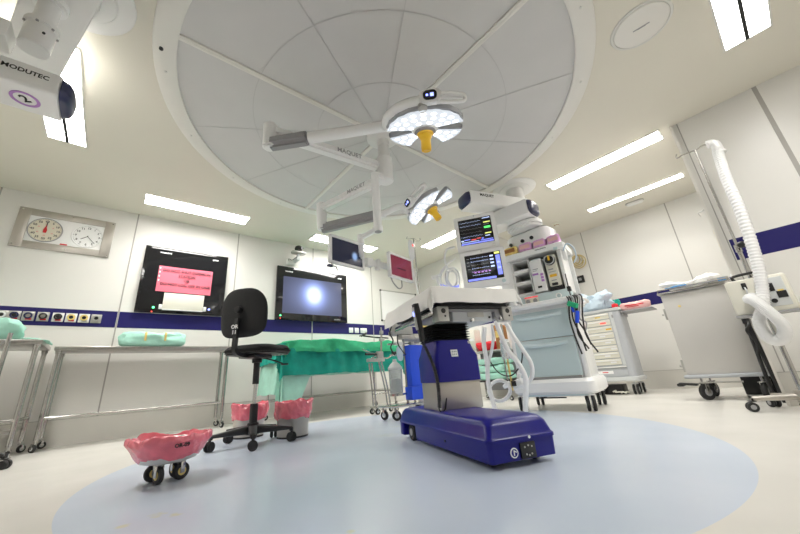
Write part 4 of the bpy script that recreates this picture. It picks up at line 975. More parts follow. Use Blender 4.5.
# hand control and its cable on the left side
h = thing('hand_control', 'black and silver hand control hooked on the left side of the operating table', 'remote control', mx=TM @ Matrix.Translation((CX0+0.02, 0.225, 0.83)))
s = MB(); s.add(loft([rsec(-.028, .028, -.017, .017, 0.045, .012), rsec(-.030, .030, -.018, .018, 0.0, .012), rsec(-.022, .022, -.016, .016, -0.12, .012), rsec(-.020, .020, -.016, .016, -0.20, .012)]), Matrix.Rotation(math.radians(-7), 4, 'X')); s.build('grip', 'black', h)
s = MB(); s.box((0.003, 0.020, -0.05), (0.034, 0.005, 0.15), 0.003); s.build('key_plate', 'silver', h, mx=Matrix.Rotation(math.radians(-7), 4, 'X'))
s = MB(); s.box((0.003, 0.024, -0.02), (0.016, 0.004, 0.03), 0.001); s.build('display', 'bled', h, mx=Matrix.Rotation(math.radians(-7), 4, 'X'))
cd = []
for i in range(260):
    u = i/259; z = -0.20 - u*0.40; a = u*2*PI*42
    bow = -0.035*math.sin(u*PI)
    cd.append((-0.03*u-0.0+0.009*math.cos(a), -0.02-0.06*u+bow+0.009*math.sin(a), z))
cd += [(-0.035, -0.075, -0.61), (-0.035, -0.09, -0.63), (-0.03, -0.12, -0.61), (-0.02, -0.14, -0.55)]
s = MB(); s.tube(cd, 0.0042, 6); s.build('coiled_cord', 'black', h)
# ---------------------------------------------------------------- anaesthesia machine, front towards -Y, local origin on the floor at its middle front
MX, MY = -1.72, 3.50
AM = Matrix.Translation((MX-.07, MY+.02, 0.0)) @ Matrix.Rotation(math.radians(12), 4, 'Z')
t = thing('anaesthesia_machine', 'tall white and pale teal anaesthesia machine with drawers on castors', 'anaesthesia machine', mx=AM)
s = MB(); s.add(loft([rsec(-.40, .44, -.10, .62, 0.125, 0.07), rsec(-.43, .47, -.13, .64, 0.15, 0.09), rsec(-.43, .47, -.13, .64, 0.235, 0.09), rsec(-.41, .45, -.10, .62, 0.265, 0.08)])); s.build('base', 'white', t)
s = MB(); s.bx(-.33, .36, -.09, .5, 0.105, 0.128, 0.01); s.build('base_pan', 'teal2', t)
s = MB(); s.bx(-.375, .405, 0.02, .56, 0.26, 1.03, 0.02); s.build('body', 'white', t)
for sx in (-1, 1):
    s = MB(); s.bx(0.015+sx*0.375-.03, 0.015+sx*0.375+.03, -.005, 0.10, 0.26, 1.02, 0.018); s.build('corner_pillar', 'white', t)
for i, (z0, z1) in enumerate(((0.29, 0.665), (0.675, 0.965))):
    s = MB(); s.bx(-.345, .345, -.005, 0.05, z0, z1, 0.006); d = s.build('drawer', 'teal', t)
    hz = z1-0.045
    def hf(u, v):
        x = -.275+u*.55; a = PI*v
        out = 0.034*(1-abs(2*u-1)**2.4)
        return (x, -.006-out*math.sin(a)*1.0, hz-0.028*math.cos(a)*0.75-0.030*(1-(2*u-1)**2)*0.5)
    s = MB(); s.grid(hf, 24, 10); s.build('handle', 'teal2', d)
s = MB(); s.bx(-.30, .33, 0.0, 0.05, 0.262, 0.288, 0.004); s.build('plinth', 'mgrey', t)
# worktop with rounded lip
s = MB(); s.add(loft([rsec(-.47, .455, -.085, .50, 1.005, 0.05), rsec(-.485, .47, -.10, .50, 1.02, 0.06), rsec(-.485, .47, -.10, .50, 1.050, 0.06), rsec(-.465, .45, -.08, .49, 1.06, 0.05)])); s.build('worktop', 'white', t)
s = MB(); s.tube([(.46, -.02, 1.03), (.50, -.05, 1.03), (.53, 0.05, 1.03), (.53, 0.30, 1.03), (.46, 0.34, 1.03)], 0.016, 12, smooth=5); s.build('side_handle', 'white', t)
# control panel
s = MB(); s.bx(-.43, .41, 0.13, .20, 1.058, 1.185, 0.006); cp = s.build('control_panel', 'teal', t)
s = MB(); s.box((-.28, 0.125, 1.105), (0.10, 0.02, 0.06), 0.01); s.cyl((-.30, .118, 1.15), (-.30, .10, 1.15), 0.016, n=16); s.cyl((-.26, .118, 1.15), (-.26, .10, 1.15), 0.016, n=16); s.build('flow_knob', 'lgrey', cp)
s = MB(); s.box((-.07, 0.126, 1.12), (0.17, 0.012, 0.095), 0.004); s.build('indicator_plate', 'cream', cp)
s = MB(); s.box((-.07, 0.119, 1.158), (0.17, 0.004, 0.014)); s.build('red_strip', 'scrred', cp)
for xx in (-.115, -.025): s = MB(); s.cyl((xx, 0.121, 1.112), (xx, 0.112, 1.112), 0.024, n=20); s.build('gauge', 'mgrey', cp)
s = MB(); s.lathe([(0.020, 0), (0.022, 0.012), (0.030, 0.012), (0.032, 0)], (.26, 0.13, 1.12), 24, Matrix.Rotation(PI/2, 4, 'X')); s.build('outlet_ring', 'white', cp)
# upper cabinet: back, sides, shelf board, cubbies
s = MB(); s.bx(-.44, .44, 0.50, 0.54, 1.05, 1.66, 0.006); s.build('back_panel', 'lgrey', t)
s = MB(); s.bx(.345, .395, 0.16, .53, 1.18, 1.66, 0.012); s.build('side_panel', 'white', t)
s = MB(); s.bx(-.45, -.265, 0.16, .53, 1.06, 1.66, 0.014); s.build('side_panel', 'white', t)
s = MB(); s.add(loft([rsec(-.47, .46, 0.10, .56, 1.645, 0.05), rsec(-.475, .465, 0.09, .565, 1.665, 0.05), rsec(-.475, .465, 0.09, .565, 1.705, 0.05), rsec(-.465, .455, 0.10, .56, 1.715, 0.05)])); tp = s.build('top_shelf', 'white', t)
marks(0.14, 0.016, 'mgrey', tp, Matrix.Translation((0.18, 0.0885, 1.686)) @ Matrix.Rotation(PI/2, 4, 'X'), n=9)
s = MB(); s.box((.36, 0.088, 1.645), (0.05, 0.006, 0.03), 0.002); s.build('badge', 'teal', tp)
s = MB(); s.bx(-.26, -.035, 0.18, .50, 1.18, 1.20, 0.004); s.bx(-.045, -.025, 0.18, .50, 1.18, 1.64, 0.003); s.bx(-.265, -.245, 0.18, .50, 1.18, 1.64, 0.003)
for z in (1.33, 1.475, 1.62): s.bx(-.255, -.035, 0.17, .50, z, z+.018, 0.005)
s.build('cubby_shelf', 'white2', t)
for z in (1.20, 1.348, 1.493):
    s = MB(); s.bx(-.245, -.045, 0.175, .19, z, z+.028, 0.006); s.build('cubby_lip', 'white', t)
s = MB(); s.bx(-.03, .345, 0.22, .50, 1.186, 1.20, 0.002); s.build('bay_floor', 'black', t)
for sx, zt in ((-.012, 0.0), ):
    pass
# gas module, white with purple marks
s = MB(); s.bx(-.005, .150, 0.12, .42, 1.20, 1.585, 0.012); g = s.build('gas_module', 'white', t)
s = MB(); s.bx(.01, .14, 0.16, .40, 1.584, 1.605, 0.008); s.build('filler_cap', 'teal', g)
s = MB(); s.box((.045, 0.1185, 1.41), (0.075, 0.003, 0.022)); s.build('purple_label', 'purple', g)
for z in (1.395, 1.36, 1.325): s = MB(); s.box((.122, 0.1185, z), (0.036, 0.004, 0.028), 0.002); s.build('purple_key', 'purple', g)
s = MB(); s.box((.07, 0.116, 1.255), (0.05, 0.01, 0.022), 0.003); s.build('latch', 'black', g)
s = MB(); s.box((.055, 0.1188, 1.47), (0.07, 0.002, 0.008)); s.box((.045, 0.1188, 1.45), (0.05, 0.002, 0.006)); s.build('print', 'mgrey', g)
# vaporizer with dial
s = MB(); s.bx(.175, .330, 0.15, .42, 1.20, 1.245, 0.006); s.build('vaporizer_dock', 'black', t)
s = MB(); s.bx(.185, .322, 0.13, .40, 1.235, 1.60, 0.014); v = s.build('vaporizer', 'cream', t)
s = MB(); s.cyl((.253, 0.13, 1.535), (.253, 0.09, 1.535), 0.060, 0.056, n=36, bev=0.004); s.build('dial', 'black', v)
s = MB(); s.box((.253, 0.0885, 1.555), (0.022, 0.004, 0.055), 0.002); s.build('dial_pointer', 'yellow', v)
s = MB(); s.lathe([(0.046, 0), (0.048, 0.003), (0.055, 0.003), (0.057, 0)], (.253, 0.0905, 1.535), 36, Matrix.Rotation(PI/2, 4, 'X')); s.build('dial_scale', 'lgrey', v)
s = MB(); s.box((.253, 0.1285, 1.355), (0.085, 0.004, 0.030)); s.build('yellow_label', 'yellow', v)
s = MB(); s.box((.24, 0.1285, 1.43), (0.06, 0.004, 0.012)); s.box((.255, 0.1285, 1.40), (0.08, 0.004, 0.006)); s.box((.25, 0.1285, 1.30), (0.06, 0.004, 0.01)); s.build('print', 'mgrey', v)
s = MB(); s.box((.253, 0.122, 1.255), (0.07, 0.02, 0.03), 0.005); s.build('filler_latch', 'black', v)
# oxygen flowmeter bowls and hook at the right end
s = MB(); s.box((.44, 0.13, 1.56), (0.05, 0.06, 0.13), 0.014); s.build('flowmeter', 'white', t)
s = MB(); s.tube([(.44, 0.10, 1.60), (.50, 0.08, 1.66), (.56, 0.10, 1.60), (.56, 0.12, 1.50), (.52, 0.12, 1.44)], 0.009, 8, smooth=6); s.build('oxygen_tube', 'bluecl', t)
s = MB(); s.box((.425, -.03, 1.14), (0.04, 0.05, 0.05), 0.006); s.tube([(.41, 0.03, 1.06), (.415, 0.0, 1.2), (.41, 0.03, 1.32)], 0.006, 8, smooth=4); s.build('power_clip', 'black', t)
for x, y, r_ in ((-.36, -.03, .068), (.36, -.03, .068), (-.36, .55, .068), (.36, .55, .068)):
    caster(t, (x, y, 0), r_, 0.165, -PI/2+0.25, True, hub='white', tyre='rubber', fork='white', w=0.030)
s = MB(); s.box((-.02, -.02, .09), (0.30, 0.02, 0.012), 0.004); s.cyl((-.10, -.02, 0.09), (-.10, -.02, 0.105), 0.02, n=16); s.build('brake_pedal', 'black', t)

SQ = 0.88
bpy.context.view_layer.update()
for ob in [c_ for c_ in t.children] + [g_ for c_ in t.children for g_ in c_.children]:
    vs_ = [v.co.x for v in ob.data.vertices]; cx_ = (min(vs_)+max(vs_))/2
    keep = ob.name.split('.')[0] in ('dial', 'dial_scale', 'dial_pointer', 'caster', 'wheel', 'hub_cap', 'gauge', 'outlet_ring', 'flow_knob')
    for v in ob.data.vertices:
        v.co.x = v.co.x + cx_*(SQ-1) if keep else v.co.x*SQ
        if ob.name.split('.')[0] not in ('caster', 'wheel', 'hub_cap'): v.co.z += 0.03
def tilt_to(p, yaw, pitch): return Matrix.Translation(p) @ Matrix.Rotation(yaw, 4, 'Z') @ Matrix.Rotation(pitch, 4, 'X')
# sterile packets in a row on the top shelf
PG = 'packets along the machine top'
def packet(i, x, w, m, lab, h=0.075):
    w *= SQ; h += .025
    a = thing('packet', lab, 'packet', group=PG, mx=AM @ TL((x*SQ, 0.16, 1.7465), rnd.uniform(-.04, .04)))
    s = MB(); s.add(lump((0, 0, h/2), (w, 0.10, h), i*3.3, 0.006, 5, 12)); s.build('wrap', m, a)
    s = MB(); s.box((0, -0.0505, h*0.5), (w*0.72, 0.002, h*0.42)); s.build('label', 'scrpur' if m == 'magenta' and 0 else ('brown' if m == 'yel2' else 'pink'), a)
    return a
packet(1, -.245, 0.26, 'yel2', 'yellow packet with dark print, left end of the row on the machine top', 0.085)
packet(2, -.015, 0.185, 'magenta', 'mauve packet lying next to the yellow one on the machine top', 0.085)
packet(3, .172, 0.175, 'magenta', 'mauve packet in the middle of the mauve ones on the machine top', 0.08)
packet(4, .352, 0.17, 'magenta', 'mauve packet at the right end of the machine top', 0.085)

# ---------------------------------------------------------------- patient monitors
def dial_text(*a): pass
def monitor(label, c, yaw, w, h, pitch, top):
    mx = Matrix.Translation(c) @ Matrix.Rotation(yaw, 4, 'Z') @ Matrix.Rotation(pitch, 4, 'X') @ Matrix.Rotation(PI/2, 4, 'X')
    a = thing('patient_monitor', label, 'monitor', mx=mx, group='patient monitors')
    s = MB(); s.prism(rrect(w, h, 0.022, 6), 0.05, Matrix.Translation((0, 0, -0.035)), 0.010); s.box((0, 0, -0.06), (w*0.8, h*0.8, 0.06), 0.015); ho = s.build('housing', 'white', a)
    sw, sh = w*0.80, h*0.715; yo = h*0.035
    s = MB(); s.box((0, yo, 0.0155), (sw, sh, 0.002)); sc_ = s.build('display', 'glassb', a)
    s = MB(); s.cyl((0, h/2-0.016, 0.015), (0, h/2-0.016, 0.019), 0.006, n=12); s.build('status_lamp', 'mgrey', ho)
    def block(x0, x1, y0, y1, m, nm='readout'):
        q = MB(); q.box((-sw/2+sw*(x0+x1)/2, yo-sh/2+sh*(y0+y1)/2, 0.0171), (sw*(x1-x0), sh*(y1-y0), 0.001)); q.build(nm, m, sc_)
    def trace(y, amp, m, fr, x0=0.04, x1=0.66, spike=False):
        pts = []
        for i in range(121):
            u = i/120; ph = (u*fr) % 1
            v_ = (math.exp(-((ph-.3)/.03)**2)*1.0-math.exp(-((ph-.36)/.03)**2)*0.3+math.exp(-((ph-.6)/.08)**2)*0.25) if spike else 0.5+0.5*math.sin(ph*2*PI)
            pts.append((-sw/2+sw*(x0+(x1-x0)*u), yo-sh/2+sh*(y+amp*v_), 0.0172))
        q = MB(); q.tube(pts, 0.0011, 4); q.build('wave_trace', m, sc_)
    if top:
        for i, (x0, x1, m) in enumerate(((.02, .10, 'wave'), (.12, .3, 'scrblue'), (.33, .48, 'scrred'), (.5, .62, 'scrred'), (.64, .70, 'scrblue'))): block(x0, x1, .155+.03*(i % 2), .20+.02*(i % 2), m)
        block(.02, .98, .02, .075, 'scrblue', 'menu_bar'); block(.04, .56, .105, .125, 'wave'); block(.60, .97, .10, .13, 'scrblue')
        for y, m in ((.86, 'wave'), (.72, 'wave'), (.58, 'mgrey'), (.44, 'mgrey'), (.30, 'wave')): trace(y, 0.03, m, 7, .03, .68, False)
        block(.76, .95, .54, .62, 'scrgreen'); block(.76, .96, .76, .80, 'scryel'); block(.76, .95, .33, .37, 'scryel'); block(.74, .97, .93, .96, 'wave'); block(.76, .92, .68, .70, 'mgrey'); block(.76, .90, .24, .27, 'wave')
    else:
        block(.02, .80, .02, .10, 'scrblue', 'menu_bar'); block(.86, .98, .12, .86, 'scrblue', 'menu_bar'); block(.84, .98, .90, .98, 'scryel')
        for y, m in ((.86, 'wave'), (.73, 'wave'), (.60, 'mgrey'), (.47, 'wave'), (.35, 'scrpur'), (.22, 'wave')): trace(y, 0.035, m, 9, .16, .66, True)
        for y in (.83, .70, .57, .44): block(.70, .80, y, y+.06, 'wave'); block(.05, .12, y+.02, y+.04, 'mgrey')
        for i in range(5): block(.22+i*.1, .28+i*.1, .30, .335, 'scrpur')
        block(.88, .96, .55, .62, 'wave'); block(.88, .96, .35, .42, 'wave')
    s = MB(); s.cyl((sw/2-0.012, -h/2+0.042, 0.015), (sw/2-0.012, -h/2+0.042, 0.028), 0.021, 0.018, n=24); s.build('rotary_knob', 'white2' if top else 'teal', ho)
    return a
monitor('upper patient monitor with dark trend screen beside the pendant end cap', (-2.09, 3.07, 1.965), math.radians(33), 0.475, 0.455, math.radians(0), True)
monitor('lower patient monitor with wave traces and a green knob, above the white table cover', (-2.045, 3.045, 1.505), math.radians(31), 0.49, 0.435, math.radians(0), False)
ms = thing('monitor_stand', 'white column and brackets carrying the two patient monitors', 'stand', (-2.24, 3.24, 0))
s = MB(); s.bx(-.03, .03, -.03, .03, 0.98, 2.02, 0.01); s.build('column', 'white2', ms)
s = MB(); s.bx(-.03, 0.36, 0.02, .06, 1.06, 1.12, 0.008); s.bx(0.22, 0.30, 0.02, .36, 1.07, 1.11, 0.008); s.build('machine_bracket', 'white2', ms)
for z in (1.50, 1.92): s = MB(); beam(s, (0, 0, z), (0.06, -0.085, z), 0.10, 0.10, 0.01); s.build('tilt_bracket', 'white2', ms)
s = MB(); s.box((0.10, -0.12, 1.715), (0.30, 0.10, 0.03), 0.01, Matrix.Rotation(math.radians(32), 4, 'Z')); s.build('shelf', 'white2', ms)
s = MB(); s.box((-.02, -0.14, 1.62), (0.06, 0.05, 0.02), 0.006); s.build('hook', 'white', ms)
# leads and tubes hanging left of the monitors
LG2 = 'leads hanging left of the monitors'
def lead(nm, lab, pts, r, m, cat='cable', group=None, sub=8, rf=None, n=9):
    P = [Vector(p) for p in pts]; o = P[0].copy()
    a = thing(nm, lab, cat, o, 0, group)
    s = MB(); s.tube([p-o for p in P], r, n, smooth=sub, rf=rf); s.build('tube' if 'hose' in nm or 'tube' in nm else 'cable', m, a); return a
lead('monitor_cable', 'thick white cable looping from the upper monitor down its left side', [(-2.36, 2.98, 1.86), (-2.44, 2.92, 1.84), (-2.47, 2.9, 1.72), (-2.45, 2.9, 1.58), (-2.47, 2.9, 1.46), (-2.43, 2.93, 1.36)], 0.013, 'cord', group=LG2)
lead('monitor_cable', 'white lead rising to the lower monitor from the cable coil', [(-2.34, 2.95, 1.70), (-2.42, 2.9, 1.66), (-2.52, 2.88, 1.60), (-2.56, 2.88, 1.55)], 0.012, 'white', group=LG2)
coil = []
for i in range(90):
    a = i/89*2*PI*3.2; r_ = 0.10+0.02*math.sin(a*0.7+1); coil.append((-2.42+r_*math.cos(a)*0.8, 2.90+0.03*math.sin(a*0.5)+r_*math.cos(a)*0.35, 1.47+r_*math.sin(a)*1.15))
a = thing('cable_coil', 'round coil of thin white leads hanging left of the lower monitor', 'cable', coil[0], 0)
s = MB(); s.tube([Vector(p)-Vector(coil[0]) for p in coil], 0.007, 8); s.build('cable', 'cord', a)
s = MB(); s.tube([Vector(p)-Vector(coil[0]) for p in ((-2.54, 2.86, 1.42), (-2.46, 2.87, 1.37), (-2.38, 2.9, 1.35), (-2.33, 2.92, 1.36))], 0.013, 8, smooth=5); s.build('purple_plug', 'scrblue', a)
a = thing('breathing_connector', 'white T shaped breathing connector beside the cable coil', 'connector', (-2.60, 2.86, 1.52))
s = MB(); s.cyl((-.06, 0, .02), (.06, .02, .03), 0.02, n=18); s.cyl((0, 0, 0.02), (0.015, 0.005, -0.10), 0.024, 0.018, n=18); s.cyl((-.065, 0, .02), (-.05, 0, .02), 0.028, n=18); s.build('connector', 'white', a)
# ---------------------------------------------------------------- grey drawer cabinet in the recess (front towards -Y)
CB = Matrix.Translation((-1.83, 5.28, 0)) @ Matrix.Rotation(math.radians(5), 4, 'Z')
t = thing('supply_cabinet', 'grey supply cabinet with eight shallow drawers on castors in the recess', 'cabinet', mx=CB)
s = MB(); s.add(loft([rsec(-.30, .30, 0, .46, 0.165, .05), rsec(-.31, .31, -.015, .475, 0.18, .06), rsec(-.31, .31, -.015, .475, 0.215, .06), rsec(-.29, .29, 0, .46, 0.225, .05)])); s.build('bumper_base', 'lgrey', t)
s = MB(); s.add(loft([rsec(-.285, .285, 0.0, .45, 0.22, .045, 8), rsec(-.285, .285, 0.0, .45, 1.10, .045, 8)])); s.build('body', 'cabgrey', t)
s = MB(); s.add(loft([rsec(-.30, .30, -.015, .465, 1.10, .05, 6), rsec(-.30, .30, -.015, .465, 1.135, .05, 6)])); s.build('top', 'lgrey', t)
tags = ['yel2', 'rled', 'yellow', 'inkw', 'inkw', 'inkw', 'inkw', 'inkw']
for i in range(8):
    z1 = 1.075-i*0.088
    s = MB(); s.bx(-.235, .155, -.014, 0.02, z1-.078, z1, 0.005); d = s.build('drawer', 'cream', t)
    s = MB(); s.bx(-.225, .145, -.024, -.012, z1-.030, z1-.012, 0.005); s.build('drawer_pull', 'white2', d)
    s = MB(); s.bx(-.235, .155, -.0125, -.011, z1-.080, z1-.074); s.build('drawer_gap', 'mgrey', d)
    s = MB(); s.bx(-.02+.05*(i % 3), .05+.05*(i % 3), -.0165, -.0135, z1-.055, z1-.036); s.build('drawer_label', tags[i], d)
s = MB(); s.bx(-.26, .20, -.03, 0.0, 0.345, 0.362, 0.004); s.build('ledge', 'white2', t)
s = MB(); s.bx(-.285+.02, .20, -.010, 0.01, 0.235, 0.335, 0.006); dd = s.build('bottom_drawer', 'cabgrey', t)
s = MB(); s.bx(-.16, .03, -.0125, -.009, 0.268, 0.308); s.build('label', 'inkw', dd)
s = MB(); s.bx(-.10, -.03, -.0135, -.0124, 0.283, 0.293); s.build('label_print', 'redcl', dd)
s = MB(); s.bx(.165, .205, -.010, 0.01, 0.37, 1.08, 0.004); s.build('drawer_lock_strip', 'lgrey', t)
s = MB(); s.box((0.20, -0.012, 1.02), (0.02, 0.008, 0.04), 0.002); s.build('lock', 'mgrey', t)
s = MB(); s.bx(.29, .66, 0.05, .42, 1.062, 1.078, 0.004); s.bx(.285, .31, 0.08, .38, 1.02, 1.07, 0.004); s.build('side_shelf', 'mgrey', t)
for x, y in ((-.22, .06), (.22, .06), (-.22, .40), (.22, .40)): caster(t, (x, y, 0), 0.062, 0.165, 1.0+x*3, True, w=0.026, hub='lgrey', fork='lgrey')
def onto(mx, x, y, z, rz=0): return mx @ TL((x, y, z), rz)
t = thing('blue_sheet', 'pale blue crumpled sheet heaped on top of the grey drawer cabinet', 'cloth', mx=onto(CB, -.03, .20, 1.136))
s = MB(); s.add(lump((0, 0, .16), (.54, .40, .32), 4.4, 0.05, 2.6, 6)); s.build('sheet', 'bluecl', t)
t = thing('pink_packet', 'long pink wrapped packet on the side shelf of the drawer cabinet', 'packet', mx=onto(CB, .46, .22, 1.079, .05))
s = MB(); s.add(lump((0, 0, .065), (.36, .22, .13), 7.7, 0.012, 4, 9)); s.build('wrap', 'pink', t)
s = MB(); s.box((0, -.108, .065), (.22, .004, .012)); s.box((-.02, -.108, .045), (.14, .004, .008)); s.build('print', 'redcl', t)
t = thing('red_packet', 'small red packet at the left end of the pink wrapped packet', 'packet', mx=onto(CB, .245, .10, 1.136))
s = MB(); s.add(lump((0, 0, .035), (.08, .10, .07), 2.7, 0.006, 4, 12)); s.build('wrap', 'redcl', t)
t = thing('teal_packet', 'small dark teal packet standing behind the red one on the cabinet', 'packet', mx=onto(CB, .23, .32, 1.136))
s = MB(); s.add(lump((0, 0, .08), (.12, .12, .16), 3.7, 0.008, 4, 10)); s.build('wrap', 'green', t)
t = thing('dark_crate', 'dark open crate on the floor under the grey drawer cabinet', 'crate', mx=onto(CB, -.10, .20, 0.0))
s = MB(); s.bx(-.09, .17, -.10, .12, 0.0, 0.12, 0.01); s.build('crate', 'black', t)
t = thing('chain_cord', 'white tangled cord lying in front of the dark crate under the cabinet', 'cord', mx=onto(CB, 0.04, 0.04, 0.012))
s = MB(); pts = [(-.09+0.02*i+0.012*math.sin(i*2.1), 0.03*math.sin(i*1.7), 0.006+0.018*abs(math.sin(i*1.3))+.02*max(0, 1-i/4)) for i in range(10)]
s.tube(pts, 0.010, 8, smooth=5); s.build('cord', 'cream', t)

# ---------------------------------------------------------------- steel cart
CT = Matrix.Translation((-.605, 4.58, 0))
t = thing('steel_cart', 'plain grey steel closed cart with a flat side, beside the right wall corner', 'cart', mx=CT)
s = MB(); s.bx(-.285, .285, 0, .48, .235, 1.075, 0.012); s.build('body', 'cartgrey', t)
s = MB(); s.bx(-.29, .29, -.003, 0.0, .245, 1.06, 0.001); s.build('side_panel', 'cartgrey', t)
s = MB(); s.cyl((-.16, -.003, .93), (-.16, -.012, .93), 0.012, n=16); s.build('rivet', 'yel2', t)
s = MB(); s.bx(-.32, .33, -.03, .52, .205, .240, 0.012); s.build('bumper', 'cabgrey', t)
s = MB(); s.bx(.26, .345, -.05, .53, .232, .272, 0.006); s.build('end_rail', 'mgrey', t)
s = MB(); s.bx(-.315, .30, -.02, .50, 1.075, 1.10, 0.006); s.build('top', 'steelp', t)
s = MB(); s.tube([(-.30, -.015, 1.10), (-.30, -.015, 1.125), (.28, -.015, 1.125), (.28, -.015, 1.10)], 0.008, 8); s.build('gallery_rail', 'steelp', t)
for z in (.33, .87): s = MB(); s.bx(-.315, -.285, .02, .07, z-.06, z+.06, 0.006); s.cyl((-.32, .03, z), (-.335, .03, z), 0.012, n=12); s.build('hinge', 'silver', t)
for z in (.42, .54, .70): s = MB(); s.cyl((-.285, .03, z), (-.297, .03, z), 0.008, n=10); s.build('door_stud', 'silver', t)
for x, y in ((-.20, .02), (.22, .02), (-.20, .44), (.22, .44)): caster(t, (x, y, 0), 0.075, 0.205, 1.1+x+y, False, w=0.035, hub='mgrey', fork='steelp')
s = MB(); s.box((-.30, -.03, .155), (.15, .07, .022), 0.01, Matrix.Rotation(.1, 4, 'Y')); s.box((-.36, -.03, .15), (.06, .09, .03), 0.012); s.build('brake_pedal', 'black', t)
s = MB(); s.cyl((-.22, .0, .165), (.10, .0, .165), 0.008, n=10); s.box((.05, 0, .165), (.06, .03, .012), 0.004); s.build('brake_bar', 'silver', t)
s = MB(); s.cyl((.325, -.03, .24), (.325, -.03, 1.86), 0.010, n=14); s.tube([(.27, -.03, 1.80), (.262, -.03, 1.84), (.29, -.03, 1.845), (.325, -.03, 1.86), (.37, -.03, 1.85)], 0.006, 8, smooth=5); pl = s.build('drip_pole', 'silver', t)
s = MB(); s.cyl((.325, -.03, 1.42), (.325, -.03, 1.62), 0.013, n=14); s.build('pole_label', 'yel2', pl)
s = MB(); s.box((.325, -.03, 1.12), (.05, .05, .06), 0.01); s.build('pole_clamp', 'white', pl)
t = thing('cloth_pile', 'white crumpled cloths lying on top of the steel cart', 'cloth', mx=onto(CT, -.02, .22, 1.101))
s = MB(); s.add(lump((0, -.03, .07), (.54, .40, .14), 12.4, 0.05, 2.6, 6)); s.build('cloth', 'cloth', t)
t = thing('blue_cloth', 'flat strip of blue cloth between the white cloths on the steel cart', 'cloth', mx=onto(CT, -.14, -.002, 1.126))
s = MB(); s.add(lump((0, 0, .012), (.20, .05, .024), 2.4, 0.006, 3, 12)); s.build('cloth', 'scrblue2', t) if False else s.build('cloth', 'sheetblue', t)
t = thing('instrument_box', 'small steel and blue instrument case at the right end of the cart top', 'box', mx=onto(CT, .20, .06, 1.101))
s = MB(); s.bx(-.08, .08, -.05, .05, 0, .05, .006); s.build('case', 'silver', t)
s = MB(); s.box((.03, -.052, .025), (.06, .004, .03)); s.build('label', 'sheetblue', t)
# black box on the floor behind the cart
t = thing('black_box', 'black box standing on the floor behind the steel cart', 'box', (-.30+.02-.18, 5.32, 0))
s = MB(); s.bx(-.13, .13, -.13, .13, 0.0, .30, .01); s.build('box', 'black', t)
t = thing('folded_tripod', 'black folded tripod leaning behind the right side of the steel cart', 'tripod', (-.285, 4.40, 0))
s = MB(); s.cyl((0.0, 0, 0.0), (-.03, .06, .72), 0.016, n=12); s.build('leg', 'black', t)
s = MB(); s.cyl((-.055, .01, 0.0), (-.04, .06, .70), 0.014, n=12); s.build('leg', 'black', t)
s = MB(); s.tube([(-.035, .06, .70), (-.02, .02, .66), (-.05, .0, .60), (-.02, .0, .50), (-.04, .02, .40)], 0.012, 8, smooth=5); s.box((-.035, .05, .70), (.05, .05, .08), .012); s.build('strap_head', 'black', t)

# ---------------------------------------------------------------- warm air unit on its pole
WP = Matrix.Translation((-.148, 3.84, 0))
t = thing('air_warmer_stand', 'steel five foot stand with tall hooked pole in front of the right wall', 'stand', mx=WP)
s = MB(); s.cyl((0, 0, .10), (0, 0, 1.25), 0.016, n=18); s.build('lower_pole', 'steelp', t)
s = MB(); s.cyl((0, 0, 1.22), (0, 0, 2.20), 0.0095, n=14); s.build('upper_pole', 'steelp', t)
s = MB(); s.tube([(-.125, 0, 2.235), (-.135, 0, 2.205), (-.12, 0, 2.195), (-.09, 0, 2.205), (0, 0, 2.20), (.06, 0, 2.215), (.09, 0, 2.20), (.12, 0, 2.17)], 0.006, 8, smooth=5); s.build('hook_bar', 'steelp', t)
s = MB(); s.cyl((0, 0, 1.20), (0, 0, 1.26), 0.022, n=18); s.cyl((.0, -.02, 1.23), (0.02, -.05, 1.235), 0.008, n=10); cl = s.build('clamp', 'steelp', t)
s = MB(); s.sph((0.03, -.06, 1.24), 0.028, (1, .8, 1)); s.build('clamp_knob', 'black', cl)
s = MB(); s.cyl((0, 0, .06), (0, 0, .14), 0.04, n=22); s.build('base_hub', 'colsteel', t)
for k_ in range(5):
    a = math.radians(200+72*k_); c_, s_ = math.cos(a), math.sin(a)
    RL = 0.27
    s = MB(); s.cyl((0.03*c_, 0.03*s_, .095), (RL*c_, RL*s_, .088), 0.021, 0.017, n=16); s.build('foot', 'colsteel', t)
    caster(t, (RL*c_, RL*s_, 0), 0.033, .09, a, True, hub='mgrey', fork='black')
t = thing('air_warmer', 'cream forced air warming unit hanging on the pole by the right wall', 'warming unit', mx=WP @ TL((.01, -.02, 0)))
s = MB(); s.bx(-.165, .165, -.135, .0, .685, .955, .02); b = s.build('housing', 'cream', t)
s = MB(); s.bx(-.165, .165, -.02, .02, .70, .94, .01); s.build('back_shell', 'lgrey', t)
s = MB(); s.bx(.0, .14, -.139, -.13, .72, .93, .004); fp = s.build('control_panel', 'lgrey', t)
s = MB(); s.box((.06, -.141, .86), (.05, .006, .06), .002); s.build('display', 'black', fp)
s = MB(); s.box((.11, -.141, .80), (.05, .006, .05), .002); s.cyl((.06, -.139, .76), (.06, -.146, .76), .016, n=16); s.build('key_pad', 'black', fp)
s = MB(); s.box((.11, -.1415, .83), (.03, .004, .012)); s.build('label', 'yel2', fp)
s = MB(); s.tube([(-.10, -.07, .95), (-.10, -.07, .995), (.06, -.07, .995), (.06, -.07, .95)], 0.011, 10, smooth=4); s.build('carry_handle', 'black', t)
s = MB(); s.box((-.06, -.139, .90), (.028, .010, .05), .008); s.build('latch', 'black', t)
s = MB(); s.tube([(-.06, -.142, .89), (-.055, -.16, .86), (-.06, -.155, .82)], .005, 8, smooth=4); s.build('cord', 'lgrey', t)
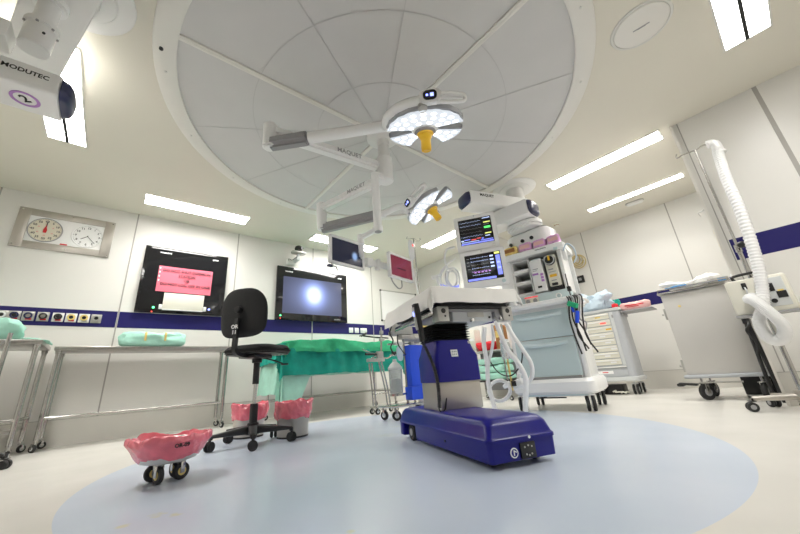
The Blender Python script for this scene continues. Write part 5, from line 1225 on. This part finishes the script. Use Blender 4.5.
s = MB(); s.cyl((-.05, -.13, .80), (-.04, -.16, .80), .045, .042, n=24); s.build('hose_port', 'white', t)
s = MB(); s.bx(-.17, .175, -.145, .01, .672, .688, .004); s.build('bottom_rail', 'mgrey', t)
hp = [Vector(p) for p in [(-.20, 3.66, .80), (-.175, 3.61, .775), (-.14, 3.57, .71), (-.105, 3.56, .63), (-.09, 3.57, .555), (-.115, 3.585, .495), (-.16, 3.605, .485), (-.195, 3.63, .535), (-.195, 3.645, .63), (-.14, 3.66, .75), (-.095, 3.68, .95), (-.065, 3.70, 1.2), (-.045, 3.72, 1.5), (-.04, 3.76, 1.8), (-.025, 3.80, 2.02), (-.012, 3.82, 2.12)]]
P = spline(hp, 40); o_ = hp[0].copy()
t = thing('warmer_hose', 'long white corrugated hose looped from the warming unit up to the pole hook', 'hose', o_)
s = MB(); s.tube([p-o_ for p in P], .036, 18, rf=lambda u, i: .036+.002*(1 if i % 4 < 2 else -1)); s.build('hose', 'hose', t)
e1 = hp[-1]-o_
s = MB(); s.tube([e1-Vector((0, 0, .02)), e1+Vector((0.0, 0, .03)), e1+Vector((-.005, 0, .05)), e1+Vector((-.025, 0, .07)), e1+Vector((-.05, -.005, .07))], .036, 18, smooth=5); s.cyl(e1+Vector((0, 0, -.05)), e1+Vector((0, 0, -.035)), .046, n=24); s.build('elbow_nozzle', 'white', t)

# ---------------------------------------------------------------- things on the recess wall
t = thing('wall_socket', 'small black socket on the recess wall beside the hanging tubing', 'wall socket', mx=onback(-2.27, 1.86, YD))
s = MB(); s.box((0, 0, .012), (.13, .13, .022), .004); s.build('plate', 'black', t)
s = MB(); s.box((0, 0, .024), (.05, .05, .004), .002); s.build('socket_face', 'mgrey', t)
t = thing('tube_coil', 'loosely coiled amber rubber tubing hanging on the recess wall', 'tubing', mx=onback(-2.22, 2.20, YD))
s = MB(); s.cyl((0, .10, 0.002), (0, .10, .05), .010, n=12); s.build('peg', 'white2', t)
for q in range(4):
    s = MB(); pts = []
    for i in range(36):
        u = i/35*2*PI; w_ = .05+.030*q; h_ = .10+.022*q
        pts.append((w_*math.sin(u)*(.9+.2*math.sin(q*2))+.015*(q-1.5)*(1-math.cos(u))*.5, .105-h_*(1-math.cos(u))*.75, .022+.008*q+.006*math.sin(u*2+q)))
    s.tube(pts, .009, 8, closed=True); s.build('tubing', 'amber', t)

# dark monitoring leads hanging from the machine's right handle
HL = 'leads draped on the machine handle'

# ---------------------------------------------------------------- monitoring leads on the machine handle
def hx(dx, dy, z): return AM @ Vector((RX+dx, -.02+dy, z))
RX = 0.40
cols = ['rubber', 'rubber', 'mgrey', 'rubber', 'rubber', 'mgrey', 'rubber']
for i in range(7):
    d = -.06+i*.020; L = .42+.10*math.sin(i*2.3)+(.1 if i in (0,) else 0)
    pts = [hx(-.03+d*.6, -.0, 1.075), hx(d, -.06, 1.085), hx(d+.02, -.105, 1.03), hx(d+.012*math.sin(i)-.01, -.115, .85), hx(d+.03*math.sin(i*1.7), -.11, 1.03-L*.7), hx(d+.03*math.sin(i*2.2)+.02, -.10, 1.03-L)]
    lead('monitoring_lead', ['thin dark lead hanging at the far left of the leads on the machine handle', 'second dark lead from the left on the machine handle', 'grey lead between the dark ones on the machine handle, left side', 'dark lead in the middle of the leads on the machine handle', 'dark lead just right of the middle on the machine handle', 'grey lead near the right of the leads on the machine handle', 'rightmost dark lead hanging from the machine handle'][i], pts, .0075, cols[i], group=HL)
t = thing('lead_plug', 'green plug block tangled in the leads on the machine handle', 'plug', hx(-.01, -.13, .985))
s = MB(); s.box((0, 0, .0), (.10, .05, .05), .012, Matrix.Rotation(.5, 4, 'Y')); s.build('plug_body', 'green2', t)
t = thing('lead_plug', 'bright blue plug hanging below the green plug block', 'plug', hx(.005, -.135, .86))
s = MB(); s.box((0, 0, 0), (.035, .03, .12), .01, Matrix.Rotation(.25, 4, 'Y')); s.cyl((-.02, 0, .05), (-.03, 0, .10), .012, n=12); s.build('plug_body', 'blue', t)

# ---------------------------------------------------------------- hoses between table and machine
HG = 'white hoses between table and machine'
lead('breathing_hose', 'white hose hanging straight down behind the blue table column', [(-2.13, 3.0, .86), (-2.17, 3.0, .70), (-2.17, 3.0, .50), (-2.19, 3.0, .30), (-2.17, 3.0, .13), (-2.14, 2.98, .03)], .023, 'hose', 'hose', HG, n=14)
lead('breathing_hose', 'white hose curving from under the table cover down to the machine foot', [(-1.98, 3.0, .90), (-1.95, 3.0, .76), (-1.90, 3.0, .60), (-1.82, 3.0, .48), (-1.77, 3.0, .34), (-1.80, 3.0, .18), (-1.83, 3.0, .05)], .025, 'hose', 'hose', HG, n=14)
lead('breathing_hose', 'second white hose running beside the curved one, joining it low down', [(-1.92, 3.06, .90), (-1.85, 3.06, .74), (-1.78, 3.06, .60), (-1.73, 3.08, .46), (-1.76, 3.1, .34), (-1.86, 3.12, .27), (-1.93, 3.14, .26)], .020, 'hose', 'hose', HG, n=14)
lead('breathing_hose', 'thin white hose beside the straight one under the table', [(-2.05, 3.02, .88), (-2.06, 3.02, .74), (-2.10, 3.02, .62), (-2.16, 3.03, .52), (-2.20, 3.04, .42)], .016, 'hose', 'hose', HG, n=12)
lp = [(-2.13+.125*math.cos(i/40*2*PI), 3.08+.03*math.sin(i/40*2*PI), .225+.095*math.sin(i/40*2*PI)) for i in range(41)]
t = thing('breathing_hose', 'white hose bent into a ring low beside the machine base', 'hose', lp[0], 0, HG)
s = MB(); s.tube([Vector(p)-Vector(lp[0]) for p in lp[:-1]], .018, 12, closed=True); s.build('tube', 'hose', t)
t = thing('suction_unit', 'white angular connector block where the hoses meet beside the machine base', 'connector', (-1.97, 3.16, .255))
s = MB(); s.box((0, 0, .02), (.17, .09, .075), .02, Matrix.Rotation(-.3, 4, 'Y')); s.cyl((-.08, 0, .03), (-.15, 0, .0), .028, .02, n=18); s.cyl((.03, 0, .05), (.05, 0, .12), .022, n=16); s.build('block', 'white', t)
s = MB(); s.box((.0, -.05, .03), (.05, .02, .05), .006); s.build('valve', 'black', t)
lead('power_lead', 'thin dark cable sagging across the white hoses', [(-2.22, 3.1, .55), (-2.12, 3.1, .40), (-1.98, 3.1, .36), (-1.85, 3.1, .46), (-1.80, 3.1, .60)], .006, 'rubber')
t = thing('fluid_bottle', 'clear collecting bottle hanging among the white hoses', 'bottle', (-2.00, 3.12, .52))
s = MB(); s.lathe([(0, 0), (.045, 0), (.05, .01), (.052, .14), (.045, .16), (.03, .17), (0, .17)], n=28); s.build('bottle', 'clear', t)
s = MB(); s.lathe([(0, .165), (.045, .165), (.048, .19), (.03, .20), (0, .20)], n=28); s.build('lid', 'white', t)
s = MB(); s.cyl((0, 0, .19), (0, 0, .36), .008, n=12); s.build('stem', 'silver', t)
s = MB(); s.cyl((0, 0, -.30), (0, 0, 0.0), .010, n=12); s.build('lower_tube', 'yel2', t)

# ---------------------------------------------------------------- supply shelf behind the table column
SH = Matrix.Translation((-3.27, 4.66, 0))
t = thing('supply_shelf', 'low dark supply trolley with two boards behind the operating table column', 'shelf', mx=SH)
for z in (.28, .72): s = MB(); s.bx(-.34, .34, -.18, .20, z-.02, z, .004); s.build('board', 'black' if z < .5 else 'silver', t)
s = MB(); s.bx(-.34, .34, .185, .20, .12, .72, .003); s.build('back_panel', 'mgrey', t)
for sx in (-1, 1):
    for sy in (-1, 1): s = MB(); s.cyl((sx*.33, sy*.17+.01, .08), (sx*.33, sy*.17+.01, .98), .012, n=12); s.build('post', 'steelp', t); caster(t, (sx*.33, sy*.17+.01, 0), .03, .09, sx+sy)
PG2 = 'mint folded packs on the supply trolley'
for i, (z, dz, w) in enumerate(((.282, .115, .58), (.395, .115, .55), (.508, .11, .56))):
    t = thing('folded_pack', ['mint folded pack at the bottom of the stack behind the hoses', 'mint folded pack in the middle of the stack behind the hoses', 'mint folded pack on top of the stack behind the hoses'][i], 'folded cloth', mx=SH @ TL((.05+.01*i, -.02, z)), group=PG2)
    s = MB(); s.add(lump((0, 0, dz/2), (w, .32, dz), 3.1*i+1, .010, 5, 7)); s.build('pack', 'mint', t)
t = thing('red_pack', 'bright red folded pack above the mint stack behind the table column', 'folded cloth', mx=SH @ TL((.02, -.03, .722)))
s = MB(); s.add(lump((0, 0, .075), (.40, .30, .15), 6.1, .016, 4, 6)); s.build('pack', 'redcl', t)
BXG = 'brown boxes by the machine'
t = thing('cardboard_box', 'narrow brown cardboard box standing on the trolley beside the machine', 'box', mx=SH @ TL((.285, -.06, .722)))
s = MB(); s.bx(-.045, .045, -.10, .10, 0, .36, .004); s.build('carton', 'brown', t)
s = MB(); s.box((0, -.101, .22), (.05, .003, .10)); s.build('label', 'yel2', t)
t = thing('cream_carton', 'cream carton at the left end of the trolley board behind the bellows', 'box', mx=SH @ TL((-.25, -.04, .722)))
s = MB(); s.bx(-.075, .075, -.08, .08, 0, .36, .006); s.build('carton', 'cream', t)
s = MB(); s.box((0, -.081, .20), (.09, .002, .04)); s.build('label', 'inkw', t)

# ---------------------------------------------------------------- drip stand behind the table
IV = Matrix.Translation((-3.30, 3.22, 0))
t = thing('drip_stand', 'slim steel drip stand rising behind the white table cover', 'drip stand', mx=IV)
s = MB(); s.cyl((0, 0, .08), (0, 0, 2.38), .012, n=14); s.build('pole', 'steelp', t)
s = MB(); s.tube([(-.03, -.10, 2.40), (-.03, -.11, 2.37), (0, -.06, 2.37), (0, 0, 2.385), (0, .06, 2.37), (.03, .11, 2.37), (.03, .10, 2.40)], .006, 8, smooth=5); s.build('hook_bar', 'steelp', t)
for k_ in range(5):
    a = 2*PI*k_/5+.3; s = MB(); s.cyl((0, 0, .10), (.24*math.cos(a), .24*math.sin(a), .075), .012, n=12); s.build('foot', 'steelp', t); caster(t, (.24*math.cos(a), .24*math.sin(a), 0), .028, .075, a)
s = MB(); s.box((.02, 0, 1.06), (.07, .12, .07), .012); s.build('clamp', 'yel2', t)
s = MB(); s.box((.0, .17, 1.05), (.06, .20, .03), .008); s.cyl((0, .24, 1.05), (0, .24, 1.12), .012, n=10); s.build('clamp_arm', 'black', t)
t = thing('fluid_bag', 'clear drip bag with a red mark hanging on the slim drip stand', 'drip bag', mx=IV @ TL((0.02, -.085, 2.02)))
s = MB(); s.add(lump((0, 0, .16), (.045, .11, .32), 5.0, .004, 3.2, 8)); s.build('bag', 'cord', t)
s = MB(); s.box((.022, .0, .19), (.006, .05, .08)); s.build('label', 'inkw', t)
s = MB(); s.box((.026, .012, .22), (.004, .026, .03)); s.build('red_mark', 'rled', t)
lead('drip_line', 'thin clear drip line running down from the drip bag', [(-3.28, 3.135, 2.02), (-3.28, 3.13, 1.88), (-3.27, 3.15, 1.70), (-3.27, 3.18, 1.50), (-3.26, 3.2, 1.32), (-3.25, 3.26, 1.10)], .010, 'cord', 'tubing')

# ---------------------------------------------------------------- leg holder frame on castors
LH = Matrix.Translation((-3.72, 2.80, 0))
t = thing('leg_holder_stand', 'small steel frame on four castors before the green drape, with black grips', 'stand', mx=LH)
for sx in (-1, 1):
    s = MB(); s.tube([(sx*.03, -.14, .10), (sx*.03, -.15, .30), (sx*.03, -.18, .62)], .011, 10, smooth=3); s.build('leg', 'steelp', t)
    s = MB(); s.tube([(sx*.03, .09, .09), (sx*.03, .06, .30), (sx*.03, -.02, .64)], .011, 10, smooth=3); s.build('leg', 'steelp', t)
s = MB(); s.cyl((0, -.16, .085), (0, .15, .085), .012, n=12); s.cyl((-.06, -.16, .085), (.06, -.16, .085), .010, n=10); s.cyl((-.06, .15, .085), (.06, .15, .085), .010, n=10); s.build('base_bar', 'steelp', t)
s = MB(); s.cyl((-.03, -.145, .24), (-.03, .07, .24), .008, n=10); s.cyl((.03, -.145, .24), (.03, .07, .24), .008, n=10); s.build('brace', 'steelp', t)
for x, y in ((-.06, -.16), (.06, -.16), (-.06, .15), (.06, .15)): caster(t, (x, y, 0), .034, .085, 1.57+y, False, hub='lgrey')
s = MB(); s.box((0, -.09, .66), (.07, .26, .04), .008); s.box((0, -.02, .72), (.05, .10, .10), .01); s.build('clamp_head', 'silver', t)
s = MB(); s.cyl((0, -.25, .74), (0, -.06, .735), .017, n=14); s.build('grip', 'black', t)
s = MB(); s.cyl((0, .20, .75), (0, .38, .755), .017, n=14); s.build('grip', 'black', t)
s = MB(); s.tube([(0, -.16, .68), (0, -.05, .72), (0, .10, .68), (0, .22, .74)], .009, 8, smooth=4); s.cyl((0, .0, .70), (0, .03, 1.02), .014, n=14); s.build('post', 'steelp', t)
s = MB(); s.box((0, .03, 1.03), (.04, .05, .05), .008); s.cyl((0, .03, 1.05), (0, .03, 1.10), .009, n=10); s.build('top_knob', 'silver', t)
s = MB(); s.box((0, .03, .93), (.05, .07, .04), .008); s.build('clamp', 'silver', t)
s = MB(); s.cyl((0, -.18, .76), (0, -.30, .80), .006, n=10); s.build('side_rod', 'steelp', t)

# ---------------------------------------------------------------- suction trolley with jars and blue panel
ST = Matrix.Translation((-3.02, 2.62, 0))
t = thing('suction_trolley', 'steel suction trolley with clamps left of the operating table', 'trolley', mx=ST)
s = MB(); s.bx(-.14, .14, -.32, .24, .125, .145, .006); s.build('base_plate', 'steelp', t)
for x, y in ((-.10, -.28), (.10, -.28), (-.10, .20), (.10, .20)): caster(t, (x, y, 0), .048, .125, .6+x*4, False, hub='lgrey', w=.026)
s = MB(); s.cyl((.02, -.02, .14), (.02, -.02, 1.02), .014, n=14); s.build('post', 'steelp', t)
s = MB(); s.cyl((-.06, .16, .14), (-.06, .16, .86), .012, n=14); s.build('post', 'steelp', t)
s = MB(); s.cyl((.04, -.19, .235), (.04, -.19, .254), .075, n=28); s.cyl((.04, -.19, .245), (.02, -.02, .245), .010, n=10); s.build('jar_holder', 'steelp', t)
s = MB(); s.cyl((.02, -.26, .78), (.02, .22, .80), .010, n=12); s.cyl((.03, -.24, .66), (.03, .0, .66), .009, n=12); s.build('rail', 'steelp', t)
s = MB(); s.box((.04, .08, .90), (.05, .05, .42), .008, Matrix.Rotation(.05, 4, 'X')); s.build('clamp_bar', 'silver', t)
s = MB(); s.box((.04, .095, .68), (.03, .045, .05), .006); s.build('yellow_tip', 'yel2', t)
s = MB(); s.box((.02, -.05, .96), (.12, .26, .14), .015); s.box((.04, .0, .86), (.10, .20, .05), .01); s.build('clamp_block', 'silver', t)
s = MB(); s.box((.02, -.16, .90), (.08, .10, .05), .01); s.cyl((.05, -.05, .83), (.07, .12, .83), .022, n=16); s.cyl((.05, .14, .83), (.06, .20, .83), .03, n=16); s.build('joint_lock', 'mgrey', t)
s = MB(); s.box((.02, -.10, .79), (.07, .09, .035), .006); s.build('pump_top', 'white2', t)
s = MB(); s.sph((.06, -.07, 1.05), .032, (1, 1, .85)); s.cyl((.06, -.07, 1.0), (.06, -.07, 1.04), .012, n=12); s.build('red_knob', 'red', t)
s = MB(); s.tube([(.04, -.2, .98), (.05, -.24, .90), (.05, -.2, .82), (.05, -.24, .74), (.05, -.19, .66)], .008, 8, smooth=5); s.tube([(.05, -.12, .92), (.07, -.15, .80), (.06, -.1, .72), (.07, -.04, .66)], .007, 8, smooth=5); s.build('loop_cable', 'black', t)
t = thing('collection_jar', 'clear jar with conical white lid in the suction trolley, left of the blue container', 'jar', mx=ST @ TL((.04, -.19, .255)))
s = MB(); s.lathe([(0, 0), (.066, 0), (.07, .01), (.075, .25), (.07, .255), (.066, .25), (.063, .015), (0, .012)], n=32); s.build('jar', 'clear', t)
s = MB(); s.lathe([(0, .25), (.078, .25), (.08, .27), (.05, .31), (.025, .33), (.02, .36), (0, .36)], n=32); s.build('lid', 'lgrey', t)
s = MB(); s.lathe([(0, .012), (.060, .014), (.062, .15), (0, .15)], n=28); s.build('filter_insert', 'cream', t)
t = thing('plastic_container', 'tall bright blue plastic container with a stepped foot beside the jar', 'container', mx=ST @ TL((.06, .08, .146)))
s = MB(); s.bx(-.05, .05, -.095, .115, .16, .62, .008); s.bx(-.06, .06, -.115, .135, .03, .17, .010); s.build('shell', 'blue', t)
t = thing('transfer_board', 'narrow cream board standing upright behind the bright blue container', 'board', mx=ST @ TL((-.06, .245, .0)))
s = MB(); s.bx(-.02, .02, -.02, .09, .0, .92, .006); s.build('board', 'cream', t)
t = thing('blue_pouch', 'pale blue pouch hanging above the jar in the suction trolley', 'pouch', mx=ST @ TL((.05, -.11, .60)))
s = MB(); s.add(lump((0, 0, .08), (.03, .10, .17), 5.5, .006, 3, 9)); s.build('pouch', 'bluecl', t)
# ---------------------------------------------------------------- camera, world, exposure
R = ((0.6256906911879537, -0.2968501412801597, -0.7213814196267394), (0.7770569818101501, 0.1559642333957907, 0.6098012831417817), (-0.06850989695540885, -0.9421014550053579, 0.32825484382708914))
cam = bpy.data.cameras.new('camera'); co = bpy.data.objects.new('camera', cam); C.objects.link(co)
mx = Matrix.Identity(4)
for i in range(3):
    mx[i][0] = R[i][0]; mx[i][1] = -R[i][1]; mx[i][2] = -R[i][2]
mx[0][3], mx[1][3], mx[2][3] = 0.0, 0.0, 0.42
co.matrix_world = mx
cam.sensor_width = 36; cam.lens = 329.956/800*36; cam.shift_x = (400-393.506)/800; cam.shift_y = -(267-262.861)/800
cam.clip_start = 0.02; cam.clip_end = 50
sc = bpy.context.scene; sc.camera = co
w = bpy.data.worlds.new('world'); sc.world = w; w.use_nodes = True
w.node_tree.nodes['Background'].inputs[0].default_value = (0.9, 0.95, 1.0, 1); w.node_tree.nodes['Background'].inputs[1].default_value = 0.3
vs = sc.view_settings; vs.view_transform = 'Standard'; vs.look = 'None'; vs.gamma = 1; vs.use_curve_mapping = False; vs.exposure = 0.98
